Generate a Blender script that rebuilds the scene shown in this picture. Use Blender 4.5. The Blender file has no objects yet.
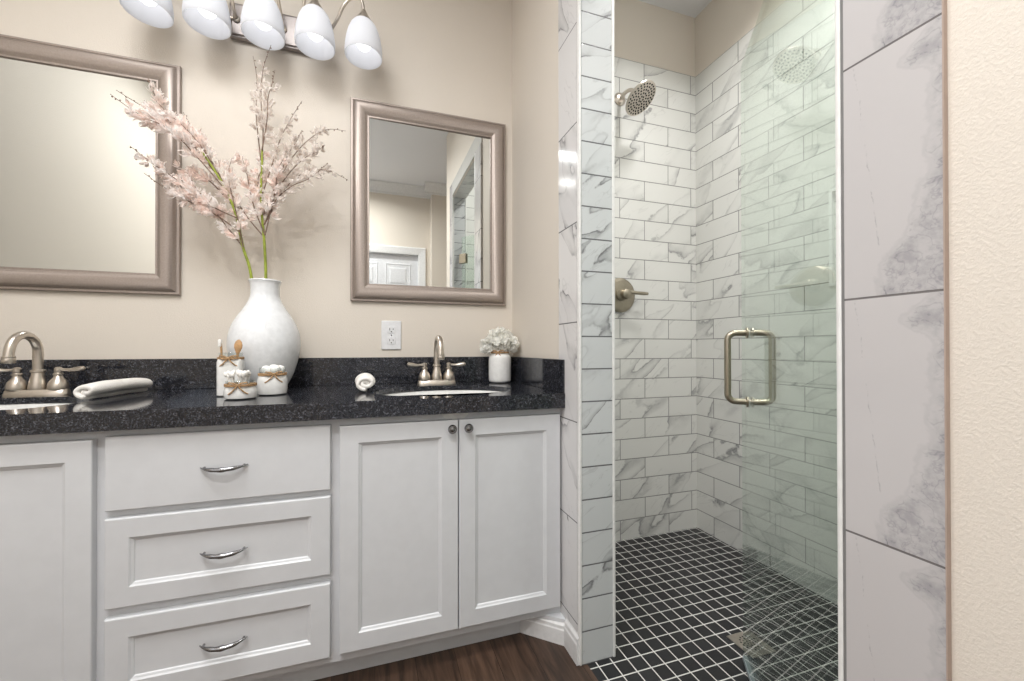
import bpy, bmesh, math, random
from mathutils import Vector, Matrix
random.seed(7)
sc = bpy.context.scene
C = sc.collection
PI = math.pi

# ------------------------------------------------------------------ camera, world, light, exposure
W_PX, H_PX, F_PX, CX, CY = 1024, 681, 390.315, 496.734, 346.354
cam_d = bpy.data.cameras.new('camera'); cam = bpy.data.objects.new('camera', cam_d); C.objects.link(cam)
yaw, pit, rol = 0.3018409, 0.0054434, -0.0005977
fw = Vector((math.sin(yaw)*math.cos(pit), math.cos(yaw)*math.cos(pit), math.sin(pit)))
r0 = Vector((math.cos(yaw), -math.sin(yaw), 0)); u0 = r0.cross(fw)
rr = r0*math.cos(rol) + u0*math.sin(rol); uu = -r0*math.sin(rol) + u0*math.cos(rol)
M4 = Matrix((rr, uu, -fw)).transposed().to_4x4(); M4.translation = Vector((0, 0, 1.0)); cam.matrix_world = M4
cam_d.sensor_width = 36; cam_d.lens = F_PX*36/W_PX
cam_d.shift_x = (W_PX/2-CX)/W_PX; cam_d.shift_y = (CY-H_PX/2)/W_PX; cam_d.clip_start = 0.02
sc.camera = cam
sc.view_settings.view_transform = 'Standard'; sc.view_settings.look = 'None'
sc.view_settings.gamma = 1; sc.view_settings.use_curve_mapping = False
sc.view_settings.exposure = 0.05
world = bpy.data.worlds.new('world'); sc.world = world; world.use_nodes = True
world.node_tree.nodes['Background'].inputs[0].default_value = (0.75, 0.85, 1.0, 1)
world.node_tree.nodes['Background'].inputs[1].default_value = 1.0
cy = sc.cycles
cy.use_denoising = True; cy.max_bounces = 10; cy.diffuse_bounces = 5; cy.glossy_bounces = 5
cy.transparent_max_bounces = 12; cy.transmission_bounces = 6; cy.caustics_reflective = False; cy.caustics_refractive = False
cy.sample_clamp_indirect = 6.0

def area(name, loc, size, power, rot=(0, 0, 0), col=(1, 1, 1), size_y=None, spread=PI):
    l = bpy.data.lights.new(name, 'AREA'); l.energy = power; l.color = col; l.spread = spread
    if size_y: l.shape = 'RECTANGLE'; l.size = size; l.size_y = size_y
    else: l.shape = 'DISK'; l.size = size
    o = bpy.data.objects.new(name, l); C.objects.link(o); o.location = loc; o.rotation_euler = rot
    return o
# added fill: left window, ceiling panel, room cans; also the shower's own cans (fixtures below)
area('window_fill', (-1.40, -0.42, 1.6), 1.0, 4, (0, -PI/2, 0), (0.95, 0.97, 1.0), 1.2)  # soft side fill, given an added window as its source
CANS = [(-0.80, -0.45, 10), (-0.18, -0.45, 19), (1.27, 1.10, 8.0), (1.20, 0.60, 8.0)]  # first two are added, out of view, to fill the room from behind
ZC = 2.874
area('panel_fill', (-0.62, 0.50, ZC-0.062), 0.80, 25, (0, 0, 0), (0.98, 0.99, 1.0), 0.75, math.radians(172))  # added panel standing in for light bounced off the ceiling
for i, (x, y, p) in enumerate(CANS):
    area('can_lamp', (x, y, ZC-0.012), 0.19, p, (0, 0, 0), (1.0, 0.985, 0.965), None, math.radians(128 if x > 0.7 else 155))

# ------------------------------------------------------------------ helpers
def tag(o, label=None, cat=None, group=None, kind=None):
    if label: o['label'] = label
    if cat: o['category'] = cat
    if group: o['group'] = group
    if kind: o['kind'] = kind
    return o

def empty(name, loc, label, cat, group=None, rz=0):
    o = bpy.data.objects.new(name, None); C.objects.link(o); o.empty_display_size = 0.05
    o.location = loc; o.rotation_euler = (0, 0, rz)
    return tag(o, label, cat, group)

class MB:
    """collects shapes into one mesh"""
    def __init__(s): s.v = []; s.f = []
    def add(s, vs, fs):
        n = len(s.v); s.v += [tuple(v) for v in vs]; s.f += [tuple(i+n for i in f) for f in fs]; return s
    def box(s, a, b, M=None):
        x0, y0, z0 = [min(p, q) for p, q in zip(a, b)]; x1, y1, z1 = [max(p, q) for p, q in zip(a, b)]
        vs = [(x0,y0,z0),(x1,y0,z0),(x1,y1,z0),(x0,y1,z0),(x0,y0,z1),(x1,y0,z1),(x1,y1,z1),(x0,y1,z1)]
        if M: vs = [M @ Vector(v) for v in vs]
        return s.add(vs, [(0,3,2,1),(4,5,6,7),(0,1,5,4),(1,2,6,5),(2,3,7,6),(3,0,4,7)])
    def lathe(s, prof, c=(0, 0, 0), n=40, M=None, cap=True, sq=None):
        """prof: (radius, z) bottom to top"""
        vs = []; fs = []
        for r, z in prof:
            for i in range(n):
                a = 2*PI*i/n; ca, sa = math.cos(a), math.sin(a)
                if sq:  # rounded square cross-section
                    k = (abs(ca)**sq + abs(sa)**sq)**(-1/sq)
                    p = Vector((r*k*ca, r*k*sa, z))
                else: p = Vector((r*ca, r*sa, z))
                if M: p = M @ p
                vs.append(p + Vector(c))
        m = len(prof)
        for j in range(m-1):
            for i in range(n):
                k = (i+1) % n; fs.append((j*n+i, j*n+k, (j+1)*n+k, (j+1)*n+i))
        if cap: fs.append(tuple(reversed(range(n)))); fs.append(tuple((m-1)*n+i for i in range(n)))
        return s.add(vs, fs)
    def tube(s, pts, rad, n=12, flat=1.0, closed=False, up=None):
        """pts: list of Vectors, rad: number or list; flat squashes along the second axis"""
        pts = [Vector(p) for p in pts]; m = len(pts)
        rad = rad if isinstance(rad, (list, tuple)) else [rad]*m
        vs = []; fs = []; prev = None
        for i, p in enumerate(pts):
            if closed: t = pts[(i+1) % m] - pts[i-1]
            else: t = pts[min(i+1, m-1)] - pts[max(i-1, 0)]
            t.normalize()
            if prev is None:
                ref = Vector(up) if up else (Vector((0, 0, 1)) if abs(t.z) < 0.9 else Vector((1, 0, 0)))
                a = (ref - t*ref.dot(t)).normalized()
            else: a = (prev - t*prev.dot(t)).normalized()
            prev = a; b = t.cross(a)
            for k in range(n):
                th = 2*PI*k/n; vs.append(p + (a*math.cos(th)*flat + b*math.sin(th))*rad[i])
        for j in range(m if closed else m-1):
            j2 = (j+1) % m
            for k in range(n):
                k2 = (k+1) % n; fs.append((j*n+k, j*n+k2, j2*n+k2, j2*n+k))
        if not closed: fs.append(tuple(reversed(range(n)))); fs.append(tuple((m-1)*n+k for k in range(n)))
        return s.add(vs, fs)
    def ball(s, c, r, seg=12, rings=8, M=None):
        prof = [(max(1e-5, math.sin(PI*i/rings)), -math.cos(PI*i/rings)) for i in range(rings+1)]
        rv = Vector(r) if isinstance(r, (tuple, list)) else Vector((r, r, r))
        D = Matrix.Diagonal((rv.x, rv.y, rv.z, 1)); 
        return s.lathe(prof, c, seg, (M @ D) if M else D)
    def build(s, name, mat, parent=None, smooth=True, bevel=0, seg=2, loc=None, merge=False):
        me = bpy.data.meshes.new(name); me.from_pydata(s.v, [], s.f); me.update()
        bm = bmesh.new(); bm.from_mesh(me)
        if merge: bmesh.ops.remove_doubles(bm, verts=bm.verts, dist=1e-5)
        bmesh.ops.recalc_face_normals(bm, faces=bm.faces); bm.to_mesh(me); bm.free()
        if mat: me.materials.append(mat)
        if smooth:
            for p in me.polygons: p.use_smooth = True
            me.set_sharp_from_angle(angle=math.radians(38))
        o = bpy.data.objects.new(name, me); C.objects.link(o)
        if parent: o.parent = parent
        if loc: o.location = loc
        if bevel:
            m = o.modifiers.new('bevel', 'BEVEL'); m.width = bevel; m.segments = seg; m.limit_method = 'ANGLE'; m.angle_limit = math.radians(40)
        return o

def frame_mb(x0, x1, z0, z1, prof, fill=True, yb=0.0):
    """mitred rectangular moulding facing -y. prof: (inset from the outer edge, y) from the outside in"""
    mb = MB(); vs = []; fs = []
    for ins, y in prof:
        vs += [(x0+ins, y, z0+ins), (x1-ins, y, z0+ins), (x1-ins, y, z1-ins), (x0+ins, y, z1-ins)]
    m = len(prof)
    for j in range(m-1):
        for k in range(4):
            k2 = (k+1) % 4; fs.append((j*4+k, j*4+k2, (j+1)*4+k2, (j+1)*4+k))
    if fill:
        fs.append(tuple((m-1)*4+k for k in range(4))); fs.append((3, 2, 1, 0))
    else:
        for k in range(4):
            k2 = (k+1) % 4; fs.append(((m-1)*4+k, (m-1)*4+k2, k2, k))
    return mb.add(vs, fs)

def copy_tree(o, parent=None):
    c = o.copy(); C.objects.link(c)
    if parent is not None:
        c.parent = parent
    for ch in list(o.children): copy_tree(ch, c)
    return c

# ------------------------------------------------------------------ materials
def L(c): return tuple((x/12.92 if x <= 0.04045 else ((x+0.055)/1.055)**2.4) for x in [v/255 for v in c]) + (1,)
class NT:
    def __init__(s, name):
        s.m = bpy.data.materials.new(name); s.m.use_nodes = True; s.t = s.m.node_tree; s.t.nodes.clear()
        s.out = s.n('ShaderNodeOutputMaterial')
    def n(s, typ, **k):
        o = s.t.nodes.new(typ)
        for a, b in k.items(): setattr(o, a, b)
        return o
    def put(s, sock, v):
        if isinstance(v, bpy.types.NodeSocket): s.t.links.new(v, sock)
        elif v is not None: sock.default_value = v
    def math(s, op, a, b=None, c=None, clamp=False):
        n = s.n('ShaderNodeMath', operation=op, use_clamp=clamp); s.put(n.inputs[0], a)
        if b is not None: s.put(n.inputs[1], b)
        if c is not None: s.put(n.inputs[2], c)
        return n.outputs[0]
    def mix(s, f, a, b):
        n = s.n('ShaderNodeMix', data_type='RGBA'); s.put(n.inputs[0], f); s.put(n.inputs[6], a); s.put(n.inputs[7], b); return n.outputs[2]
    def rng(s, v, a, b, c=0.0, d=1.0, smooth=True):
        n = s.n('ShaderNodeMapRange'); n.clamp = True
        if smooth: n.interpolation_type = 'SMOOTHSTEP'
        s.put(n.inputs[0], v); n.inputs[1].default_value = a; n.inputs[2].default_value = b; n.inputs[3].default_value = c; n.inputs[4].default_value = d
        return n.outputs[0]
    def noise(s, vec, scale, detail=3, rough=0.5, dist=0.0, w=None):
        n = s.n('ShaderNodeTexNoise')
        if w is not None: n.noise_dimensions = '4D'; s.put(n.inputs['W'], w)
        if vec is not None: s.put(n.inputs['Vector'], vec)
        n.inputs['Scale'].default_value = scale; n.inputs['Detail'].default_value = detail
        n.inputs['Roughness'].default_value = rough; n.inputs['Distortion'].default_value = dist
        return n.outputs['Fac']
    def pos(s): return s.n('ShaderNodeNewGeometry').outputs['Position']
    def obj(s): return s.n('ShaderNodeTexCoord').outputs['Object']
    def sep(s, v):
        n = s.n('ShaderNodeSeparateXYZ'); s.put(n.inputs[0], v); return n.outputs
    def comb(s, x, y, z=0.0):
        n = s.n('ShaderNodeCombineXYZ'); s.put(n.inputs[0], x); s.put(n.inputs[1], y); s.put(n.inputs[2], z); return n.outputs[0]
    def bump(s, h, strength=0.3, dist=0.002):
        n = s.n('ShaderNodeBump'); s.put(n.inputs['Height'], h); n.inputs['Strength'].default_value = strength; n.inputs['Distance'].default_value = dist
        return n.outputs[0]
    def bsdf(s, col, rough=0.5, metal=0.0, normal=None, spec=None, **k):
        b = s.n('ShaderNodeBsdfPrincipled'); s.put(b.inputs['Base Color'], col); s.put(b.inputs['Roughness'], rough); s.put(b.inputs['Metallic'], metal)
        if normal is not None: s.put(b.inputs['Normal'], normal)
        if spec is not None: b.inputs['Specular IOR Level'].default_value = spec
        for a, v in k.items(): s.put(b.inputs[a.replace('_', ' ')], v)
        s.t.links.new(b.outputs[0], s.out.inputs[0]); return b

def simple(name, rgb, rough=0.5, metal=0.0, spec=None, nscale=60, namt=0.04, bump=0.0, **k):
    t = NT(name); p = t.obj(); f = t.noise(p, nscale, 3); c = L(rgb)
    col = t.mix(t.rng(f, 0.3, 0.7), tuple(x*(1-namt) for x in c[:3])+(1,), tuple(min(1, x*(1+namt)) for x in c[:3])+(1,))
    t.bsdf(col, rough, metal, t.bump(f, bump, 0.001) if bump else None, spec, **k); return t.m

def paint(name, rgb, strength=0.25):
    t = NT(name); p = t.pos()
    a = t.noise(p, 240, 2, 0.6); b = t.noise(p, 110, 2, 0.5)
    h = t.math('ADD', t.rng(a, 0.4, 0.65), t.math('MULTIPLY', b, 0.6))
    c = L(rgb); v = t.noise(p, 1.3, 2)
    col = t.mix(v, tuple(x*0.97 for x in c[:3])+(1,), tuple(x*1.03 for x in c[:3])+(1,))
    t.bsdf(col, 0.6, 0, t.bump(h, strength, 0.0018), 0.3); return t.m

def marble(t, u, v, rnd, base=(214, 214, 210), ang=38, dens=1.0, strength=1.0):
    """white marble with drifting grey veins that change from tile to tile"""
    a = math.radians(ang)
    x = t.math('ADD', t.math('MULTIPLY', u, math.cos(a)), t.math('MULTIPLY', v, math.sin(a)))
    y = t.math('SUBTRACT', t.math('MULTIPLY', v, math.cos(a)), t.math('MULTIPLY', u, math.sin(a)))
    q = t.comb(t.math('MULTIPLY', x, 1.35*dens), t.math('MULTIPLY', y, 4.6*dens), t.math('MULTIPLY', rnd, 37.0))
    fine = t.noise(t.comb(u, v, t.math('MULTIPLY', rnd, 9.0)), 28, 3, 0.6)
    n = t.math('ADD', t.noise(q, 1.0, 2, 0.5, 0.22), t.math('MULTIPLY', t.math('SUBTRACT', fine, 0.5), 0.055))
    ridge = t.math('ABSOLUTE', t.math('SUBTRACT', n, 0.5))
    line = t.rng(ridge, 0.0, 0.014, 1, 0)
    n2 = t.noise(q, 2.0, 3, 0.6, 0.6)
    line2 = t.math('MULTIPLY', t.rng(t.math('ABSOLUTE', t.math('SUBTRACT', n2, 0.5)), 0, 0.012, 1, 0), 0.20)
    mod = t.rng(t.noise(q, 1.9, 2, 0.5), 0.40, 0.60)
    side = t.math('MULTIPLY', t.rng(n, 0.492, 0.500), t.rng(n, 0.505, 0.585, 1, 0))
    cloud = t.math('MULTIPLY', t.math('MULTIPLY', side, t.rng(fine, 0.30, 0.62, 0.35, 1.0)), t.math('ADD', t.math('MULTIPLY', mod, 0.85), 0.15))
    f = t.math('ADD', t.math('MULTIPLY', line, t.math('ADD', t.math('MULTIPLY', mod, 0.36), 0.14)), t.math('MULTIPLY', cloud, 0.48))
    f = t.math('MULTIPLY', t.math('ADD', f, t.math('MULTIPLY', line2, mod)), strength, clamp=True)
    big = t.noise(t.comb(u, v, rnd), 3.0, 2)
    c = L(base); b0 = t.mix(big, tuple(k*0.95 for k in c[:3])+(1,), tuple(min(1, k*1.03) for k in c[:3])+(1,))
    return t.mix(f, b0, L((122, 122, 124)))

def tile_mat(name, ua, va, bw, bh, u0, v0, offset=0.5, mortar=0.0021, grout=(128, 128, 126), base=(217, 217, 213), ang=38, dens=1.0, strength=0.78, rough=0.12):
    t = NT(name); s = t.sep(t.pos()); ix = {'x': 0, 'y': 1, 'z': 2}
    u = t.math('SUBTRACT', s[ix[ua]], u0); v = t.math('SUBTRACT', s[ix[va]], v0)
    b = t.n('ShaderNodeTexBrick'); b.offset = offset; b.offset_frequency = 2; b.squash = 1
    t.put(b.inputs['Vector'], t.comb(u, v)); b.inputs['Scale'].default_value = 1
    b.inputs['Color1'].default_value = (0, 0, 0, 1); b.inputs['Color2'].default_value = (1, 1, 1, 1); b.inputs['Mortar'].default_value = (0, 0, 0, 1)
    b.inputs['Mortar Size'].default_value = mortar; b.inputs['Mortar Smooth'].default_value = 0.1
    b.inputs['Brick Width'].default_value = bw; b.inputs['Row Height'].default_value = bh; b.inputs['Bias'].default_value = 0
    rnd = t.sep(b.outputs['Color'])[0]
    col = marble(t, u, v, rnd, base, ang, dens, strength)
    g = b.outputs['Fac']
    col = t.mix(g, col, L(grout))
    nb = t.bump(t.math('SUBTRACT', 1.0, g), 0.5, 0.0012)
    t.bsdf(col, t.math('ADD', t.math('MULTIPLY', g, 0.5), rough), 0, nb, 0.5); return t.m

M = {}
M['wall'] = paint('beige_wall_paint', (218, 210, 199), 0.16)
M['ceiling'] = paint('ceiling_paint', (226, 227, 230), 0.15)
M['trim_white'] = simple('white_trim_paint', (222, 222, 222), 0.35)
M['cab'] = simple('cabinet_paint', (212, 214, 217), 0.38, nscale=25, namt=0.015)
M['cab_gap'] = simple('cabinet_shadow_gap', (150, 150, 152), 0.6)
M['nickel'] = simple('brushed_nickel', (206, 198, 188), 0.30, 1.0)
M['nickel_dark'] = simple('satin_nickel', (168, 160, 144), 0.30, 1.0)
M['pewter'] = simple('pewter_pull', (150, 150, 152), 0.22, 1.0)
M['plate'] = simple('dark_satin_plate', (150, 143, 140), 0.4, 0.85)
M['rubber'] = simple('dark_nozzle', (40, 38, 34), 0.6)
M['ceramic'] = simple('white_ceramic', (228, 230, 232), 0.12)
M['sink'] = simple('sink_porcelain', (235, 235, 233), 0.08)
M['plastic'] = simple('outlet_plastic', (225, 226, 228), 0.35)
M['slot'] = simple('outlet_slot', (40, 40, 40), 0.7)
M['jarwhite'] = simple('white_painted_glass', (232, 232, 230), 0.25)
M['twine'] = simple('jute_twine', (180, 146, 108), 0.9, nscale=300, namt=0.25, bump=0.4)
M['cotton'] = simple('cotton', (240, 238, 234), 0.95, nscale=90, namt=0.03, bump=0.4)
M['bamboo'] = simple('bamboo_wood', (190, 150, 106), 0.55, nscale=80, namt=0.15)
M['stem'] = simple('green_stem', (140, 152, 52), 0.55, nscale=40, namt=0.2)
M['twig'] = simple('brown_twig', (120, 98, 84), 0.7, nscale=80, namt=0.2)
M['glassrim'] = None
M['trimtile'] = simple('white_edge_trim', (226, 226, 224), 0.25)
M['groutdark'] = simple('grey_grout_line', (120, 119, 118), 0.8)
M['doorpaint'] = simple('white_door_paint', (214, 215, 218), 0.4)
M['seal'] = simple('clear_vinyl_seal', (150, 160, 165), 0.3)

def petal_mat(name, c1, c2):
    t = NT(name); f = t.noise(t.obj(), 30, 3)
    b = t.bsdf(t.mix(t.rng(f, 0.35, 0.65), L(c1), L(c2)), 0.8, 0, None, 0.2)
    tr = t.n('ShaderNodeBsdfTranslucent'); tr.inputs[0].default_value = L(c2)
    mx = t.n('ShaderNodeMixShader'); mx.inputs[0].default_value = 0.5
    t.t.links.new(b.outputs[0], mx.inputs[1]); t.t.links.new(tr.outputs[0], mx.inputs[2]); t.t.links.new(mx.outputs[0], t.out.inputs[0]); return t.m
M['petal'] = petal_mat('pink_petals', (253, 230, 220), (255, 252, 250))
M['petal_grey'] = petal_mat('greyed_petals', (222, 212, 205), (252, 247, 243))
M['petal_white'] = petal_mat('white_petals', (250, 249, 243), (255, 255, 252))

def towel_mat():
    t = NT('white_terry'); p = t.obj(); f = t.noise(p, 420, 2); g = t.noise(p, 60, 2)
    t.bsdf(t.mix(g, L((226, 222, 216)), L((244, 242, 238))), 0.95, 0, t.bump(f, 0.7, 0.003), 0.1); return t.m
M['towel'] = towel_mat()

def granite():
    t = NT('black_granite'); p = t.pos()
    n1 = t.noise(p, 230, 4, 0.75); n2 = t.noise(p, 70, 3, 0.6, 0.4)
    v = t.n('ShaderNodeTexVoronoi'); v.inputs['Scale'].default_value = 330; t.put(v.inputs['Vector'], p)
    sp = t.rng(t.sep(v.outputs['Color'])[0], 0.70, 0.95)
    f = t.math('ADD', t.math('MULTIPLY', t.rng(n1, 0.50, 0.72), 0.6), t.math('MULTIPLY', t.math('MULTIPLY', sp, t.rng(n2, 0.42, 0.6)), 0.65), clamp=True)
    col = t.mix(f, L((30, 31, 36)), L((106, 108, 116)))
    t.bsdf(col, 0.07, 0, None, 0.55); return t.m
M['granite'] = granite()

def mosaic():
    t = NT('black_mosaic'); s = t.sep(t.pos())
    b = t.n('ShaderNodeTexBrick'); b.offset = 0; b.squash = 1
    t.put(b.inputs['Vector'], t.comb(t.math('SUBTRACT', s[0], 0.6725), t.math('SUBTRACT', s[1], 1.0806)))
    b.inputs['Scale'].default_value = 1; b.inputs['Color1'].default_value = (0, 0, 0, 1); b.inputs['Color2'].default_value = (1, 1, 1, 1)
    b.inputs['Mortar'].default_value = (0, 0, 0, 1); b.inputs['Mortar Size'].default_value = 0.0019; b.inputs['Mortar Smooth'].default_value = 0.1
    b.inputs['Brick Width'].default_value = 0.0516; b.inputs['Row Height'].default_value = 0.0515; b.inputs['Bias'].default_value = 0
    r = t.sep(b.outputs['Color'])[0]; n = t.noise(t.pos(), 220, 4, 0.7)
    c = t.mix(r, L((26, 26, 28)), L((36, 36, 38))); c = t.mix(t.math('MULTIPLY', t.rng(n, 0.5, 0.8), 0.25), c, L((80, 80, 84)))
    g = b.outputs['Fac']; col = t.mix(g, c, L((205, 204, 200)))
    h = t.math('ADD', t.math('SUBTRACT', 1.0, g), t.math('MULTIPLY', n, 0.25))
    t.bsdf(col, 0.42, 0, t.bump(h, 0.4, 0.0012), 0.4); return t.m
M['mosaic'] = mosaic()

def wood_floor():
    t = NT('dark_wood_planks'); s = t.sep(t.pos())
    b = t.n('ShaderNodeTexBrick'); b.offset = 0.37; b.offset_frequency = 2; b.squash = 1
    t.put(b.inputs['Vector'], t.comb(s[1], s[0])); b.inputs['Scale'].default_value = 1
    b.inputs['Color1'].default_value = (0, 0, 0, 1); b.inputs['Color2'].default_value = (1, 1, 1, 1); b.inputs['Mortar'].default_value = (0, 0, 0, 1)
    b.inputs['Mortar Size'].default_value = 0.0009; b.inputs['Mortar Smooth'].default_value = 0.3; b.inputs['Brick Width'].default_value = 0.9; b.inputs['Row Height'].default_value = 0.125; b.inputs['Bias'].default_value = 0
    r = t.sep(b.outputs['Color'])[0]
    q = t.comb(t.math('MULTIPLY', s[0], 38), t.math('MULTIPLY', s[1], 4.0), t.math('MULTIPLY', r, 9))
    g1 = t.noise(q, 1.0, 5, 0.65, 0.6); g2 = t.noise(q, 3.5, 3, 0.6)
    f = t.math('ADD', t.math('MULTIPLY', t.rng(g1, 0.32, 0.72), 0.6), t.math('ADD', t.math('MULTIPLY', r, 0.3), t.math('MULTIPLY', g2, 0.12)), clamp=True)
    col = t.mix(f, L((36, 27, 22)), L((96, 74, 60))); col = t.mix(b.outputs['Fac'], col, L((22, 15, 12)))
    t.bsdf(col, 0.42, 0, t.bump(t.math('SUBTRACT', g1, t.math('MULTIPLY', b.outputs['Fac'], 2)), 0.25, 0.0015), 0.4); return t.m
M['wood'] = wood_floor()

def frame_metal():
    t = NT('champagne_frame'); p = t.pos(); s = t.sep(p)
    q = t.comb(t.math('MULTIPLY', s[0], 60), t.math('MULTIPLY', s[1], 60), t.math('MULTIPLY', s[2], 60)); n = t.noise(q, 3, 3, 0.6)
    t.bsdf(t.mix(n, L((150, 138, 131)), L((176, 165, 157))), 0.46, 0.65, None, 0.5); return t.m
M['frame'] = frame_metal()

def mirror_mat():
    t = NT('mirror_silver'); t.bsdf((0.78, 0.80, 0.785, 1), t.rng(t.noise(t.pos(), 3), 0, 1, 0.0, 0.004), 1.0); return t.m
M['mirror'] = mirror_mat()

def pane_glass(name, tint, ior=1.5):
    """thin clear sheet: tinted see-through with Fresnel reflection"""
    t = NT(name); fr = t.n('ShaderNodeFresnel'); bk = t.n('ShaderNodeNewGeometry').outputs['Backfacing']
    t.put(fr.inputs[0], t.math('ADD', ior, t.math('MULTIPLY', bk, 1/ior-ior)))   # same reflectance on both faces of the sheet
    tr = t.n('ShaderNodeBsdfTransparent'); n = t.noise(t.pos(), 2.0)
    t.put(tr.inputs[0], t.mix(n, tint, tuple(x*0.995 for x in tint[:3])+(1,)))
    gl = t.n('ShaderNodeBsdfGlossy'); gl.inputs['Roughness'].default_value = 0.0; gl.inputs[0].default_value = (1, 1, 1, 1)
    mx = t.n('ShaderNodeMixShader'); t.t.links.new(fr.outputs[0], mx.inputs[0]); t.t.links.new(tr.outputs[0], mx.inputs[1]); t.t.links.new(gl.outputs[0], mx.inputs[2])
    t.t.links.new(mx.outputs[0], t.out.inputs[0]); return t.m
M['glass'] = pane_glass('green_tinted_glass', (0.90, 0.95, 0.92, 1))
M['jarglass'] = pane_glass('clear_jar_glass', (0.93, 0.95, 0.95, 1))

def emit(name, col, st):
    t = NT(name); e = t.n('ShaderNodeEmission'); n = t.noise(t.obj(), 5)
    t.put(e.inputs[0], t.mix(n, col, col)); e.inputs[1].default_value = st; t.t.links.new(e.outputs[0], t.out.inputs[0]); return t.m
M['bulb'] = emit('lit_bulb', (1, 0.98, 0.96, 1), 2.7)
M['canlens'] = emit('lit_lens', (1, 0.98, 0.95, 1), 9.0)
M['panel'] = emit('lit_fill_panel', (1, 0.985, 0.965, 1), 3.0)  # glowing face of the added fill panel
def frosted():
    t = NT('frosted_shade_glass'); n = t.noise(t.obj(), 20)
    d = t.n('ShaderNodeBsdfDiffuse'); d.inputs[0].default_value = (0.74, 0.75, 0.78, 1)
    tr = t.n('ShaderNodeBsdfTranslucent'); t.put(tr.inputs[0], t.mix(n, (0.86, 0.88, 0.92, 1), (0.90, 0.91, 0.94, 1)))
    mx = t.n('ShaderNodeMixShader'); mx.inputs[0].default_value = 0.22
    t.t.links.new(d.outputs[0], mx.inputs[1]); t.t.links.new(tr.outputs[0], mx.inputs[2])
    e = t.n('ShaderNodeEmission'); e.inputs[0].default_value = (0.93, 0.95, 1, 1); e.inputs[1].default_value = 0.06
    ad = t.n('ShaderNodeAddShader'); t.t.links.new(mx.outputs[0], ad.inputs[0]); t.t.links.new(e.outputs[0], ad.inputs[1])
    t.t.links.new(ad.outputs[0], t.out.inputs[0]); return t.m
M['frost'] = frosted()

# ------------------------------------------------------------------ the room
XS, YW, YE, XC = 0.629, 1.770, 1.0996, 0.7405      # side wall face, vanity wall face, jamb end, shower-side face
XR, YB = 1.7185, 1.756                            # shower right wall face, shower back tile face
XL, YF = -1.43, -1.10                             # left wall, far wall behind the camera
PJ, YN = 0.376, 0.25                              # near jamb edge, near end of shower
ZTT = 0.1021 + 0.1054*23                          # top of the wall tile
ZH = 2.245                                        # opening head height
def struct(name, mb, mat, parent=None, bevel=0, smooth=False):
    o = mb.build(name, mat, parent, smooth=smooth, bevel=bevel)
    if not parent: o['kind'] = 'structure'
    return o
M['tile_back'] = tile_mat('subway_tile_back', 'x', 'z', 0.3077, 0.1054, 1.2215-0.5*0.3077, 0.1021-0.1054)
M['tile_right'] = tile_mat('subway_tile_right', 'y', 'z', 0.3077, 0.1054, 1.6401-0.5*0.3077, 0.1021-0.1054, ang=-38)
M['tile_cap'] = tile_mat('jamb_tile', 'x', 'z', 2.0, 0.1037, -0.37, 0.1049-0.1037, 0.0, 0.0022, grout=(96, 96, 98), base=(203, 206, 207), dens=1.7, strength=1.05)
M['tile_column'] = tile_mat('column_tile', 'y', 'z', 2.0, 0.3215, 0.17, 0.120-0.3215, 0.0, 0.0020, grout=(96, 96, 98), base=(214, 213, 213), ang=62, dens=1.6, strength=0.95)
M['tile_pillar'] = tile_mat('pillar_tile', 'y', 'z', 2.0, 0.3183, -0.72, 0.112-0.3183, 0.0, 0.0012, grout=(112, 108, 108), base=(218, 213, 213), ang=68, dens=1.15, strength=1.0)
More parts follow.
